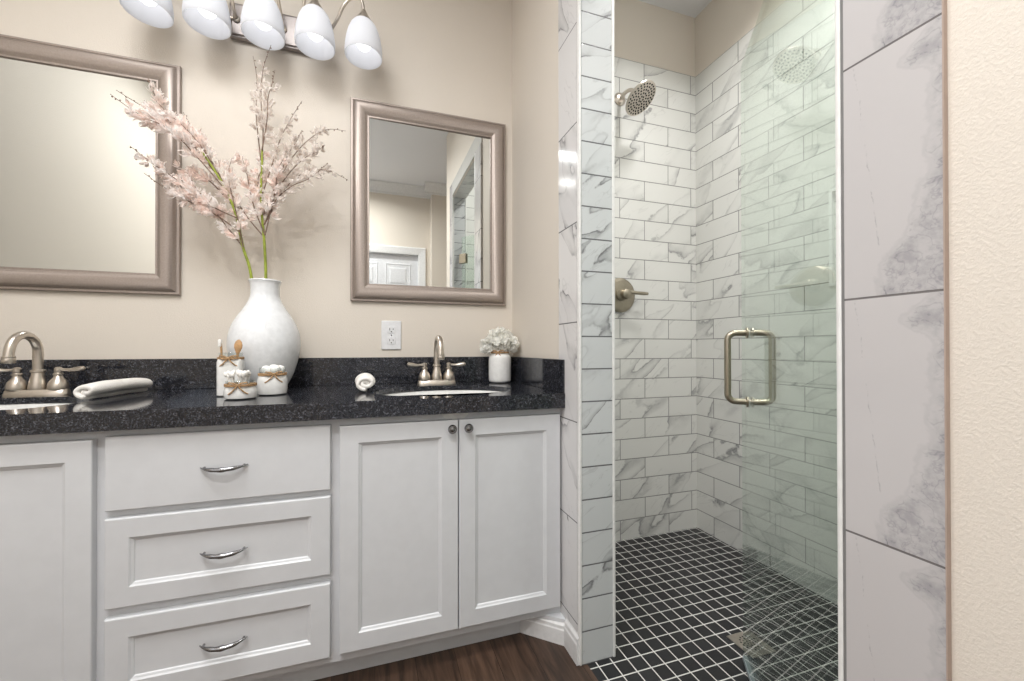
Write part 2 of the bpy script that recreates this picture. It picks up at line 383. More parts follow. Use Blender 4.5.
def pillar_mat():
    """the upright edge tiles beside the opening: the same vein print repeats on each tile"""
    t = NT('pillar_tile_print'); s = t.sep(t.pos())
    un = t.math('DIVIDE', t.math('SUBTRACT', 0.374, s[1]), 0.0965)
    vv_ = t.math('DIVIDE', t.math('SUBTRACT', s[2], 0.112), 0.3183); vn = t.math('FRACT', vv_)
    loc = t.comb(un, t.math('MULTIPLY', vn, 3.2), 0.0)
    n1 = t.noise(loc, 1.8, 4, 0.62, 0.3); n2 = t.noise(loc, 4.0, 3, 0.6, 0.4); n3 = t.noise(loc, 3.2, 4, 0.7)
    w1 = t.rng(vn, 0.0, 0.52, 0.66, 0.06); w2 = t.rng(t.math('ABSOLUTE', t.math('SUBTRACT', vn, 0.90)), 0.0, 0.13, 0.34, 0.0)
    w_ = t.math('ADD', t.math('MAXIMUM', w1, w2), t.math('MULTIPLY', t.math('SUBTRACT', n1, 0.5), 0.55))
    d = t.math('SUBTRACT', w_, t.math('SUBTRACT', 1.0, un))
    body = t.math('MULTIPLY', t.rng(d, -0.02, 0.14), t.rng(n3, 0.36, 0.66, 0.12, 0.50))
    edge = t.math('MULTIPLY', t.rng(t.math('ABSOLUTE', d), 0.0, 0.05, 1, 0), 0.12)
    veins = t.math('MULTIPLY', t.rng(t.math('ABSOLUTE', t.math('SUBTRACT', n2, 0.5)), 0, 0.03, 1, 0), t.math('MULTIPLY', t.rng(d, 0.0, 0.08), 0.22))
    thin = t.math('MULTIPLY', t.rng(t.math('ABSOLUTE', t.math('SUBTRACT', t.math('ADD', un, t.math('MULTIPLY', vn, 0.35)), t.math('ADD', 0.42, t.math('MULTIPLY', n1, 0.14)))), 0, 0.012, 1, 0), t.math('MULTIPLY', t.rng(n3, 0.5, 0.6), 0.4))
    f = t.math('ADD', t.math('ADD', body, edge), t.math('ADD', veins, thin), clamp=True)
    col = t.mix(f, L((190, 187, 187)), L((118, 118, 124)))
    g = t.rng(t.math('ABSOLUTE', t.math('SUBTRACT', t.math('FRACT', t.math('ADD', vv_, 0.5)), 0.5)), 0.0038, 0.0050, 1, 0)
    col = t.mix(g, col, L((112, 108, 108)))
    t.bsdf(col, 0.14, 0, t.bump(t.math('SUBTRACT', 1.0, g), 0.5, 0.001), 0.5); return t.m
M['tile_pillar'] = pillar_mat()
M['tile_head'] = tile_mat('header_tile', 'y', 'z', 0.32, 2.0, 0.376, 1.5, 0.0, 0.0014, grout=(118, 118, 118), ang=40)
M['tile_soffit'] = tile_mat('soffit_tile', 'y', 'x', 0.1054, 2.0, 0.376, 0.1, 0.0, 0.0014, grout=(118, 118, 118), ang=40)

struct('floor', MB().box((XL, YF, -0.05), (0.642, YW, 0)), M['wood'])
struct('floor', MB().box((0.642, YN-0.12, -0.05), (XR+0.05, YW, 0)), M['mosaic'])
struct('ceiling', MB().box((XL-0.1, YF-0.1, ZC), (XR+0.15, YW+0.15, ZC+0.08)), M['ceiling'])
struct('wall_back', MB().box((XL-0.1, YW, -0.05), (XR+0.15, YW+0.12, ZC)), M['wall'])
# left wall with an opening for the added fill window
wy0, wy1, wz0, wz1 = -0.95, 0.10, 1.0, 2.2
struct('wall_left', MB().box((XL-0.12, YF, -0.05), (XL, wy0, ZC)).box((XL-0.12, wy1, -0.05), (XL, YW, ZC))
       .box((XL-0.12, wy0, -0.05), (XL, wy1, wz0)).box((XL-0.12, wy0, wz1), (XL, wy1, ZC)), M['wall'])
wf = struct('added_window_1', MB().box((XL-0.09, wy0, wz0), (XL-0.05, wy0+0.04, wz1)).box((XL-0.09, wy1-0.04, wz0), (XL-0.05, wy1, wz1))
       .box((XL-0.09, wy0, wz0), (XL-0.05, wy1, wz0+0.04)).box((XL-0.09, wy0, wz1-0.04), (XL-0.05, wy1, wz1))
       .box((XL-0.085, wy0, (wz0+wz1)/2-0.015), (XL-0.055, wy1, (wz0+wz1)/2+0.015)), M['trim_white'])  # unseen window frame added around the fill light
# wall between vanity and shower, header over the opening, near stub
wr = MB()
wr.box((XS, YE+0.003, 0), (XC-0.002, YW, ZC))
wr.box((XS, PJ, ZH), (XC-0.002, YE+0.003, ZC))
wr.box((XS, 0.10, 0), (XC-0.002, PJ-0.003, ZC))
struct('wall_right', wr, M['wall'])
struct('wall_shower_near', MB().box((XC-0.002, 0.10, 0), (XR+0.15, YN, ZC)), M['wall'])
struct('wall_shower_right', MB().box((XR+0.012, YN, 0), (XR+0.15, YW, ZC)), M['wall'])
# tile skins (each a proud slab with real thickness)
struct('wall_tile_back', MB().box((XC-0.001, YB, 0), (XR+0.012, YW+0.001, ZTT)), M['tile_back'])
# right wall tile with a framed recess
ny0, ny1, nz0, nz1 = 0.72, 1.083, 1.245, 1.628
tr = MB(); X0, X1 = XR, XR+0.0125
tr.box((X0, ny1, 0), (X1, YB, ZTT)).box((X0, YN, 0), (X1, ny0, ZTT)).box((X0, ny0, 0), (X1, ny1, nz0)).box((X0, ny0, nz1), (X1, ny1, ZTT))
tr.box((X1-0.001, ny0-0.01, nz0-0.01), (X1+0.002, ny1+0.01, nz1+0.01))
struct('wall_tile_right', tr, M['tile_right'])
struct('trim_1', MB().box((X0-0.003, ny1-0.012, nz0), (X1, ny1, nz1)).box((X0-0.003, ny0, nz0), (X1, ny0+0.012, nz1))
       .box((X0-0.003, ny0+0.012, nz0), (X1, ny1-0.012, nz0+0.012)).box((X0-0.003, ny0+0.012, nz1-0.012), (X1, ny1-0.012, nz1)), M['trimtile'])
struct('wall_tile_near', MB().box((XC-0.001, YN-0.001, 0), (XR+0.012, YN+0.012, ZTT)), M['tile_back'])
struct('wall_tile_left', MB().box((XC-0.003, YE+0.002, 0), (XC, YB, ZTT)).box((XC-0.003, YN, 0), (XC, PJ-0.002, ZTT)).box((XC-0.003, PJ, ZH), (XC, YE, ZTT)), M['tile_right'])
# jamb faces
struct('wall_tile_jamb', MB().box((XS-0.0036, YE+0.0005, 0), (XC-0.0052, YE+0.006, ZH)).box((XS+0.008, PJ-0.006, 0), (XC-0.010, PJ, ZH)), M['tile_cap'])
struct('wall_tile_soffit', MB().box((XS+0.008, PJ, ZH-0.006), (XC-0.010, YE, ZH+0.002)), M['tile_soffit'])
struct('wall_tile_column', MB().box((XS-0.0122, YE+0.018, 0), (XS+0.002, 1.246, ZH)), M['tile_column'])
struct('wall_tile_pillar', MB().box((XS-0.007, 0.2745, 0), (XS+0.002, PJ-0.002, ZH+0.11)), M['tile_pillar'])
struct('wall_tile_header', MB().box((XS-0.007, PJ-0.002, ZH+0.006), (XS+0.002, 1.246, ZH+0.11)), M['tile_head'])
# rounded white edge trims
def round_edge(name, pts, r, mat):
    mb = MB().tube(pts, r, 16); return struct(name, mb, mat, smooth=True)
struct('trim_2', MB().box((XS-0.0135, YE-0.001, 0), (XS-0.0045, YE+0.016, ZH+0.006)), M['trimtile'], bevel=0.003)
struct('trim_3', MB().box((XC-0.0045, YE-0.002, 0), (XC+0.0055, YE+0.012, ZH)), M['trimtile'], bevel=0.003)
struct('trim_4', MB().box((XS-0.008, PJ+0.0005, 0), (XS+0.009, PJ+0.0085, ZH+0.006)), M['trimtile'], bevel=0.003)
struct('trim_5', MB().box((XC-0.0095, PJ-0.010, 0), (XC+0.001, PJ+0.002, ZH)), M['trimtile'], bevel=0.003)
struct('trim_6', MB().box((XS-0.0075, PJ-0.0025, 0), (XS, PJ+0.0005, ZH+0.006)), M['groutdark'])
struct('trim_7', MB().box((XS-0.0115, YE+0.0155, 0), (XS, YE+0.0185, ZH+0.006)), M['groutdark'])
struct('trim_8', MB().box((XS-0.0072, 0.2730, 0), (XS+0.001, 0.2745, ZH+0.11)), simple('tan_caulk_edge', (168, 150, 138), 0.6))
# skirting along the stub wall and the slanted corner by the vanity
def base_prof(p0, p1, h, th, nrm, name):
    """skirting run from p0 to p1 (floor line of its outer face), nrm points into the room"""
    p0 = Vector((*p0, 0)); p1 = Vector((*p1, 0)); n = Vector((*nrm, 0)).normalized()
    pr = [(0, 0), (0, h*0.62), (-th*0.15, h*0.68), (-th*0.2, h*0.80), (-th*0.55, h*0.88), (-th*0.7, h), (-th, h), (-th, 0)]
    vs = []
    for p in (p0, p1):
        for d, z in pr: vs.append(p + n*d + Vector((0, 0, z)))
    k = len(pr); fs = [(i, (i+1) % k, k+(i+1) % k, k+i) for i in range(k)] + [tuple(reversed(range(k))), tuple(range(k, 2*k))]
    o = MB().add(vs, fs).build(name, M['trim_white'], smooth=False); o['kind'] = 'structure'; return o
base_prof((0.607, 1.104), (0.607, 1.192), 0.10, 0.016, (-1, 0), 'baseboard_right')
base_prof((0.607, 1.190), (0.488, 1.2925), 0.079, 0.016, (-0.65, -0.76), 'baseboard_corner')
base_prof((XL+0.016, YF), (XL+0.016, 1.19), 0.13, 0.016, (1, 0), 'baseboard_left')
base_prof((0.613, 0.10), (0.613, 0.27), 0.13, 0.016, (-1, 0), 'baseboard_near')
# far wall behind the camera with its door, seen in the mirror
dx0, dx1, dz1 = -0.30, 0.525, 2.09
struct('wall_front', MB().box((XL-0.1, YF-0.12, -0.05), (dx0-0.02, YF, ZC)).box((dx1+0.02, YF-0.12, -0.05), (0.66, YF, ZC)).box((dx0-0.02, YF-0.12, dz1+0.02), (dx1+0.02, YF, ZC))
       .box((0.66, YF-0.12, -0.05), (1.9, YF+0.14, ZC)), M['wall'])
struct('wall_front_right', MB().box((1.45, YF+0.13, -0.05), (1.55, 0.11, ZC)), M['wall'])
struct('floor', MB().box((0.642, YF, -0.05), (1.5, YN-0.12, 0)), M['wood'])
struct('trim_9', frame_mb(dx0-0.085, dx1+0.085, -0.1, dz1+0.085, [(0, YF), (0, YF+0.018), (0.012, YF+0.022), (0.07, YF+0.014), (0.085, YF+0.010), (0.085, YF-0.1)], fill=False), M['trim_white'])
def crown(p0, p1, nrm, name):
    p0 = Vector((*p0, ZC)); p1 = Vector((*p1, ZC)); n = Vector((*nrm, 0))
    pr = [(0, 0), (0.085, 0), (0.082, -0.014), (0.060, -0.030), (0.040, -0.062), (0.018, -0.085), (0.014, -0.105), (0, -0.108)]
    vs = [p + n*d + Vector((0, 0, z)) for p in (p0, p1) for d, z in pr]; k = len(pr)
    fs = [(i, (i+1) % k, k+(i+1) % k, k+i) for i in range(k)] + [tuple(reversed(range(k))), tuple(range(k, 2*k))]
    o = MB().add(vs, fs).build(name, M['trim_white'], smooth=False); o['kind'] = 'structure'
crown((XL, YF), (0.66, YF), (0, 1), 'trim_10'); crown((0.66-0.085, YF+0.14), (1.45, YF+0.14), (0, 1), 'trim_11'); crown((0.66, YF), (0.66, YF+0.14), (-1, 0), 'trim_12')
dr = struct('door_1', MB().box((dx0, YF-0.075, 0.01), (dx1, YF-0.040, dz1)), M['doorpaint'])
for (a, b, c, d) in ((-0.22, 0.075, 1.70, 1.99), (0.15, 0.445, 1.70, 1.99), (-0.22, 0.075, 1.02, 1.60), (0.15, 0.445, 1.02, 1.60), (-0.22, 0.075, 0.2, 0.90), (0.15, 0.445, 0.2, 0.90)):
    mb = MB(); vs = []; prof = [(0, YF-0.041), (0.0, YF-0.0385), (0.012, YF-0.034), (0.022, YF-0.0385), (0.05, YF-0.0385), (0.065, YF-0.033)]
    for ins, y in prof: vs += [(a+ins, y, c+ins), (b-ins, y, c+ins), (b-ins, y, d-ins), (a+ins, y, d-ins)]
    fs = [(j*4+k, j*4+(k+1) % 4, (j+1)*4+(k+1) % 4, (j+1)*4+k) for j in range(5) for k in range(4)] + [(20, 21, 22, 23)]
    mb.add(vs, fs).build('door_panel', M['doorpaint'], dr, smooth=False)
MB().ball((-0.24, YF-0.0, 0.98), 0.028, 20, 14).lathe([(0.011, 0), (0.011, 0.04)], (-0.24, YF-0.0, 0.98), 14, Matrix.Rotation(PI/2, 4, 'X')).build('door_knob', M['nickel'], dr)

# recessed ceiling lamps: two added in the room as fill, two in the shower
for i, (x, y, p) in enumerate(CANS):
    where = ['added as fill by the added window near the far door', 'added as fill in front of the panelled door', 'in the shower near the shower head', 'in the shower near the door hinges'][i]
    e = empty('ceiling_light', (x, y, ZC), 'round recessed ceiling lamp with white ring ' + where, 'ceiling light', 'recessed ceiling lamps')
    MB().lathe([(0.078, -0.002), (0.098, -0.005), (0.100, 0.0), (0.078, 0.0)], n=36, cap=False).build('trim_ring', M['trim_white'], e)
    MB().lathe([(0.001, -0.0012), (0.077, -0.0012), (0.077, -0.0002), (0.001, -0.0002)], n=36, cap=False).build('lens', M['canlens'], e)

e = empty('added_panel_light', (-0.62, 0.50, ZC), 'wide white ceiling panel added as soft fill light over the bathroom floor in front of the vanity', 'ceiling light')
MB().box((-0.425, -0.40, -0.05), (0.425, -0.375, 0)).box((-0.425, 0.375, -0.05), (0.425, 0.40, 0)).box((-0.425, -0.375, -0.05), (-0.40, 0.375, 0)).box((0.40, -0.375, -0.05), (0.425, 0.375, 0)).build('frame', M['trim_white'], e, smooth=False)
MB().box((-0.40, -0.375, -0.046), (0.40, 0.375, -0.040)).build('diffuser', M['panel'], e, smooth=False)

# ------------------------------------------------------------------ vanity
YD, YFR, YCT = 1.218, 1.237, 1.198          # door faces, face frame, counter front
ZCT, ZCB = 0.8480, 0.7983
vx0, vx1 = XL+0.001, XS-0.008
van = empty('vanity_cabinet', (-0.40, 1.5, 0), 'long white painted double vanity cabinet with shaker doors and three drawers under the black countertop', 'cabinet')
def vp(o): o.matrix_parent_inverse = van.matrix_basis.inverted(); o.parent = van; return o
van_loc = Matrix.Translation(Vector((-0.40, 1.5, 0)))
def vbuild(mb, name, mat, parent=None, **k):
    o = mb.build(name, mat, None, **k)
    if parent is None: o.parent = van; o.matrix_parent_inverse = van_loc.inverted()
    else: o.parent = parent
    return o
b = MB()
# carcass: sides, back, bottom and toe board
b.box((vx0, YFR+0.018, 0.083), (vx0+0.018, 1.755, ZCB)).box((vx1-0.018, YFR+0.018, 0.083), (vx1, 1.755, ZCB))
b.box((vx0, YFR+0.018, 0.083), (vx1, 1.755, 0.10)).box((vx0, 1.745, 0.083), (vx1, 1.757, ZCB))
b.box((-0.665, YFR+0.018, 0.1), (-0.645, 1.745, ZCB)).box((-0.125, YFR+0.018, 0.1), (-0.105, 1.745, ZCB))
vbuild(b, 'body', M['cab'], smooth=False)
f = MB()
rails = [(vx0, -1.385), (-1.03, -1.01), (-0.672, -0.635), (-0.132, -0.093), (0.24, 0.26), (0.602, vx1)]
for i, (a, c) in enumerate(rails): f.box((a, YFR, 0.131 if i in (1, 4) else 0.083), (c, YFR+0.019, 0.759 if i in (1, 4) else ZCB))
for a, c in ((rails[0][1], rails[2][0]), (rails[2][1], rails[3][0]), (rails[3][1], rails[5][0])):
    f.box((a, YFR, 0.76), (c, YFR+0.019, ZCB)); f.box((a, YFR, 0.083), (c, YFR+0.019, 0.13))
for z0, z1 in ((0.57, 0.60), (0.32, 0.355)): f.box((rails[2][1], YFR, z0), (rails[3][0], YFR+0.019, z1))
vbuild(f, 'face_frame', M['cab'], smooth=False)
vbuild(MB().box((vx0, 1.293, 0), (0.487, 1.309, 0.083)), 'toe_board', M['cab'], smooth=False)
# slanted filler above the corner skirting
t0 = MB(); fl = [(0.487, 1.296), (0.614, 1.197), (0.621, 1.2), (0.621, 1.309), (0.487, 1.309)]
t0.add([(x, y, z) for z in (0, 0.0825) for x, y in fl], [tuple(reversed(range(5))), tuple(range(5, 10))] + [(i, (i+1) % 5, 5+(i+1) % 5, 5+i) for i in range(5)])
vbuild(t0, 'corner_filler', M['cab'], smooth=False)
def panel_front(x0, x1, z0, z1, rail, railz=None):
    prof = [(0, YD+0.018), (0, YD+0.003), (0.0012, YD+0.0008), (0.003, YD)]
    mb = MB(); vs = []
    if rail is None:
        return frame_mb(x0, x1, z0, z1, prof, True)
    prof2 = prof + [(rail, YD), (rail+0.0035, YD+0.0035), (rail+0.008, YD+0.0055), (rail+0.010, YD+0.0085)]
    return frame_mb(x0, x1, z0, z1, prof2, True)
def knob(x, z):
    Mx = Matrix.Rotation(PI/2, 4, 'X')
    return MB().lathe([(0.0065, 0), (0.0060, 0.004), (0.0050, 0.008), (0.0055, 0.012), (0.0115, 0.015), (0.0142, 0.019), (0.0145, 0.023), (0.0120, 0.027), (0.0100, 0.0275), (0.0080, 0.0268), (0.0035, 0.0285), (0.0005, 0.0290)], (x, YD, z), 24, Mx)
for (x0, x1, kx) in ((-1.378, -1.024, -1.046), (-1.020, -0.667, -0.999), (-0.0985, 0.2515, 0.229), (0.2545, 0.6085, 0.281)):
    d = vbuild(panel_front(x0, x1, 0.113, 0.775, 0.052), 'door', M['cab'], smooth=False)
    vbuild(knob(kx, 0.7495), 'knob', M['pewter'], d)
def pull(xc, zc):
    pts = []; rad = []
    N = 22
    for i in range(N+1):
        s = i/N*2-1; x = xc + s*0.055; out = 0.021*(1-abs(s)**2.3); z = zc - 0.0045*(1-s*s)
        pts.append((x, YD-0.002-out, z)); rad.append(0.0012 + 0.0052*(1-abs(s)**2.2) + 0.0008*math.cos(s*4*PI)*(1-abs(s)))
    mb = MB().tube(pts, rad, 12, flat=1.0)
    for s in (-1, 1): mb.tube([(xc+s*0.046, YD+0.001, zc-0.001), (xc+s*0.046, YD-0.008, zc-0.001)], 0.0032, 10)
    return mb
for (z0, z1, rail, pz) in ((0.593, 0.780, None, 0.686), (0.349, 0.574, 0.050, 0.4605), (0.111, 0.324, 0.050, 0.219)):
    d = vbuild(panel_front(-0.643, -0.123, z0, z1, rail), 'drawer', M['cab'], smooth=False)
    vbuild(pull(-0.385, pz), 'pull', M['pewter'], d)

# countertop with two oval cut-outs
SINKS = [(-1.045, 1.42), (0.245, 1.42)]; SA, SB = 0.250, 0.180
ct = empty('countertop', (-0.40, 1.2, ZCB), 'polished black granite countertop with speckles and two oval basin cut-outs on the white vanity', 'countertop')
def cbuild(mb, name, mat, **k):
    o = mb.build(name, mat, None, **k); o.parent = ct; o.matrix_parent_inverse = Matrix.Translation(Vector((-0.40, 1.2, ZCB))).inverted(); return o
def slab():
    bm = bmesh.new(); x0, x1, y0, y1 = XL+0.001, XS-0.0085, YCT, YW-0.001
    N = 48; zt, zb = ZCT, ZCT-0.018
    def ring(cx, cyy, z): return [bm.verts.new((cx+SA*math.cos(2*PI*i/N), cyy+SB*math.sin(2*PI*i/N), z)) for i in range(N)]
    def level(z):
        corners = [bm.verts.new(p+(z,)) for p in ((x0, y0), (-0.40, y0), (x1, y0), (x1, y1), (-0.40, y1), (x0, y1))]
        R = [ring(*SINKS[0], z), ring(*SINKS[1], z)]; return corners, R
    lv = [level(zt), level(zb)]
    for li, (cn, R) in enumerate(lv):
        halves = (([cn[0], cn[1], cn[4], cn[5]], R[0], SINKS[0]), ([cn[1], cn[2], cn[3], cn[4]], R[1], SINKS[1]))
        for q, r, c in halves:
            # split the ring to four quarters, each joined to one corner of its rectangle
            idx = [N*5//8, N*7//8, N//8, N*3//8]   # ring vertices facing the corners
            for k in range(4):
                a, b2 = idx[k], idx[(k+1) % 4]
                seq = []; i = a
                while True:
                    seq.append(r[i]); 
                    if i == b2: break
                    i = (i+1) % N
                f = [q[k], q[(k+1) % 4]] + list(reversed(seq))
                fc = bm.faces.new(f)
    cT, RT = lv[0]; cB, RB = lv[1]
    for i in range(6): bm.faces.new((cT[i], cT[(i+1) % 6], cB[(i+1) % 6], cB[i]))
    for s in (0, 1):
        for i in range(N): bm.faces.new((RT[s][i], RB[s][i], RB[s][(i+1) % N], RT[s][(i+1) % N]))
    bmesh.ops.triangulate(bm, faces=[f for f in bm.faces if len(f.verts) > 4])
    bmesh.ops.recalc_face_normals(bm, faces=bm.faces)
    me = bpy.data.meshes.new('slab'); bm.to_mesh(me); bm.free(); me.materials.append(M['granite'])
    o = bpy.data.objects.new('slab', me); C.objects.link(o); o.parent = ct; o.matrix_parent_inverse = Matrix.Translation(Vector((-0.40, 1.2, ZCB))).inverted()
slab()
cbuild(MB().box((XL+0.001, YCT+0.0005, ZCB), (XS-0.0085, YCT+0.034, ZCT-0.0181)), 'front_edge', M['granite'], smooth=False)
cbuild(MB().box((XL+0.001, YW-0.020, ZCT+0.0003), (XS-0.001, YW-0.0005, 0.962)), 'backsplash', M['granite'], smooth=False, bevel=0.0015)
cbuild(MB().box((XS-0.019, YCT+0.004, ZCT+0.0003), (XS-0.0005, YW-0.0205, 0.962)), 'side_splash', M['granite'], smooth=False, bevel=0.0015)

def make_sink(c, label):
    e = empty('sink', (c[0], c[1], ZCT-0.018), label, 'sink', 'undermount basins in the black countertop')
    N = 48; prof = []
    inner = [(1.035, 0.0), (1.0, -0.004), (0.99, -0.03), (0.93, -0.085), (0.75, -0.125), (0.45, -0.142), (0.12, -0.148)]
    outer = [(0.12, -0.160), (0.50, -0.155), (0.82, -0.136), (1.0, -0.090), (1.04, -0.03), (1.07, -0.008), (1.07, 0.0)]
    vs = []; fs = []; pr = inner + outer
    for k, z in pr:
        for i in range(N): vs.append((SA*k*math.cos(2*PI*i/N), SB*k*math.sin(2*PI*i/N), z-0.0005))
    m = len(pr)
    for j in range(m):
        j2 = (j+1) % m
        for i in range(N): fs.append((j*N+i, j*N+(i+1) % N, j2*N+(i+1) % N, j2*N+i))
    MB().add(vs, fs).build('basin', M['sink'], e)
    MB().lathe([(0.0005, -0.1462), (0.015, -0.1462), (0.027, -0.1450), (0.030, -0.1475), (0.0005, -0.1475)], n=28, cap=False).build('drain', M['nickel'], e)
    return e
make_sink(SINKS[0], 'oval white undermount basin at the left, in front of the faucet beside the long towel')
make_sink(SINKS[1], 'oval white undermount basin at the right, between the rolled towel and the flower jar')

def make_faucet(label, x):
    e = empty('faucet', (x, 1.645, ZCT), label, 'faucet', 'brushed nickel basin faucets')
    # base plate: rounded bar
    mb = MB(); N = 40; prof = [(1.0, 0), (1.0, 0.006), (0.97, 0.010), (0.93, 0.019), (0.89, 0.021)]
    vs = []; fs = []
    for k, z in prof:
        for i in range(N):
            a = 2*PI*i/N; ca, sa = math.cos(a), math.sin(a); q = 3.2
            rr_ = (abs(ca)**q + abs(sa)**q)**(-1/q)
            vs.append(((0.081-(1-k)*0.05)*rr_*ca, (0.027-(1-k)*0.05)*rr_*sa, z))
    m = len(prof)
    for j in range(m-1):
        for i in range(N): fs.append((j*N+i, j*N+(i+1) % N, (j+1)*N+(i+1) % N, (j+1)*N+i))
    fs += [tuple(reversed(range(N))), tuple((m-1)*N+i for i in range(N))]
    mb.add(vs, fs).build('base_plate', M['nickel'], e)
    MB().lathe([(0.022, 0.020), (0.0225, 0.026), (0.020, 0.045), (0.0155, 0.068), (0.0145, 0.074), (0.0178, 0.077), (0.0178, 0.082), (0.0140, 0.085)], n=32).build('neck', M['nickel'], e)
    pts = [(0, 0, 0.084), (0, 0, 0.110), (0, 0, 0.135)]
    R = 0.052
    for i in range(1, 15):
        a = PI*i/15*1.0; pts.append((0, -R+R*math.cos(a), 0.140+R*1.05*math.sin(a)))
    pts += [(0, -2*R-0.002, 0.136), (0, -2*R-0.003, 0.128)]
    rad = [0.0128]*3 + [0.0124-0.0008*i/15 for i in range(14)] + [0.0116, 0.0118]
    sp = MB().tube(pts, rad, 20)
    sp.lathe([(0.0135, 0.0), (0.0150, 0.003), (0.0150, 0.012), (0.0140, 0.016), (0.0150, 0.018), (0.0142, 0.022)], (0, -2*R-0.003, 0.108), 24)
    sp.build('spout', M['nickel'], e)
    for s in (-1, 1):
        h = MB().lathe([(0.0250, 0.020), (0.0255, 0.024), (0.0250, 0.034), (0.0215, 0.046), (0.0130, 0.057), (0.0105, 0.064), (0.0130, 0.067), (0.0130, 0.071), (0.0095, 0.074), (0.0105, 0.080), (0.0100, 0.088), (0.0060, 0.092), (0.0005, 0.093)], (s*0.051, 0, 0), 28)
        h.build('handle_base', M['nickel'], e)
        l = MB().tube([(s*0.053, 0, 0.084), (s*0.068, -0.001, 0.083), (s*0.080, -0.002, 0.082), (s*0.095, -0.003, 0.083), (s*0.108, -0.004, 0.085), (s*0.118, -0.005, 0.087), (s*0.1225, -0.005, 0.088)],
                      [0.0066, 0.0055, 0.0062, 0.0085, 0.0096, 0.0088, 0.0040], 16, flat=0.92)
        l.build('lever', M['nickel'], e)
    return e
make_faucet('brushed nickel gooseneck faucet with two lever handles at the left, behind the long rolled towel', -1.040)
make_faucet('brushed nickel gooseneck faucet with two levers, left of the flower jar', 0.2475)

# ------------------------------------------------------------------ mirrors
FP = [(0, 0.0), (0, -0.012), (0.002, -0.0145), (0.009, -0.0150), (0.0105, -0.0135), (0.0125, -0.0150), (0.016, -0.0225), (0.022, -0.0275), (0.030, -0.0300), (0.038, -0.0300), (0.046, -0.0278), (0.054, -0.0240), (0.062, -0.0190), (0.069, -0.0150), (0.0715, -0.0155), (0.0755, -0.0150), (0.0765, -0.0130), (0.0765, -0.002)]
def make_mirror(x0, x1, z0, z1, label, yaw_=0.0, tilt=0.0):
    cx, cz = (x0+x1)/2, (z0+z1)/2
    e = empty('wall_mirror', (cx, YW-0.001, cz), label, 'mirror', 'framed mirrors above the vanity')
    hw, hz = (x1-x0)/2, (z1-z0)/2
    frame_mb(-hw, hw, -hz, hz, FP, fill=False).build('frame', M['frame'], e)
    i = 0.0755
    g = MB().box((-hw+i, -0.0085, -hz+i), (hw-i, -0.0045, hz-i)).build('mirror_glass', M['mirror'], e, smooth=False)
    g.rotation_euler = (tilt, 0, yaw_)
    return e
make_mirror(-1.398, -0.703, 1.202, 2.067, 'champagne framed mirror at the left, partly behind the pink blossom, reflecting plain wall')
make_mirror(-0.101, 0.592, 1.202, 2.067, 'champagne framed mirror above the outlet, reflecting a white door and tiled opening', math.radians(0.45))

# outlet
o_ = empty('wall_outlet', (0.0675, YW, 1.0585), 'white two-socket electrical wall outlet below the right mirror', 'outlet')
MB().box((-0.042, -0.006, -0.063), (0.042, 0, 0.063)).build('cover_plate', M['plastic'], o_, bevel=0.003)
for dz in (-0.024, 0.024):
    MB().box((-0.0170, -0.0078, dz-0.0155), (0.0170, -0.0055, dz+0.0155)).build('socket', M['plastic'], o_, bevel=0.005, seg=3)
    MB().box((-0.0085, -0.0084, dz-0.003), (-0.0060, -0.0070, dz+0.007)).box((0.0060, -0.0084, dz-0.002), (0.0085, -0.0070, dz+0.006)).lathe([(0.0026, 0), (0.0026, 0.0013)], (0, -0.0070, dz-0.009), 12, Matrix.Rotation(PI/2, 4, 'X')).build('slots', M['slot'], o_)
MB().lathe([(0.003, 0), (0.003, 0.0012)], (0, -0.006, 0), 12, Matrix.Rotation(PI/2, 4, 'X')).build('screw', M['pewter'], o_)

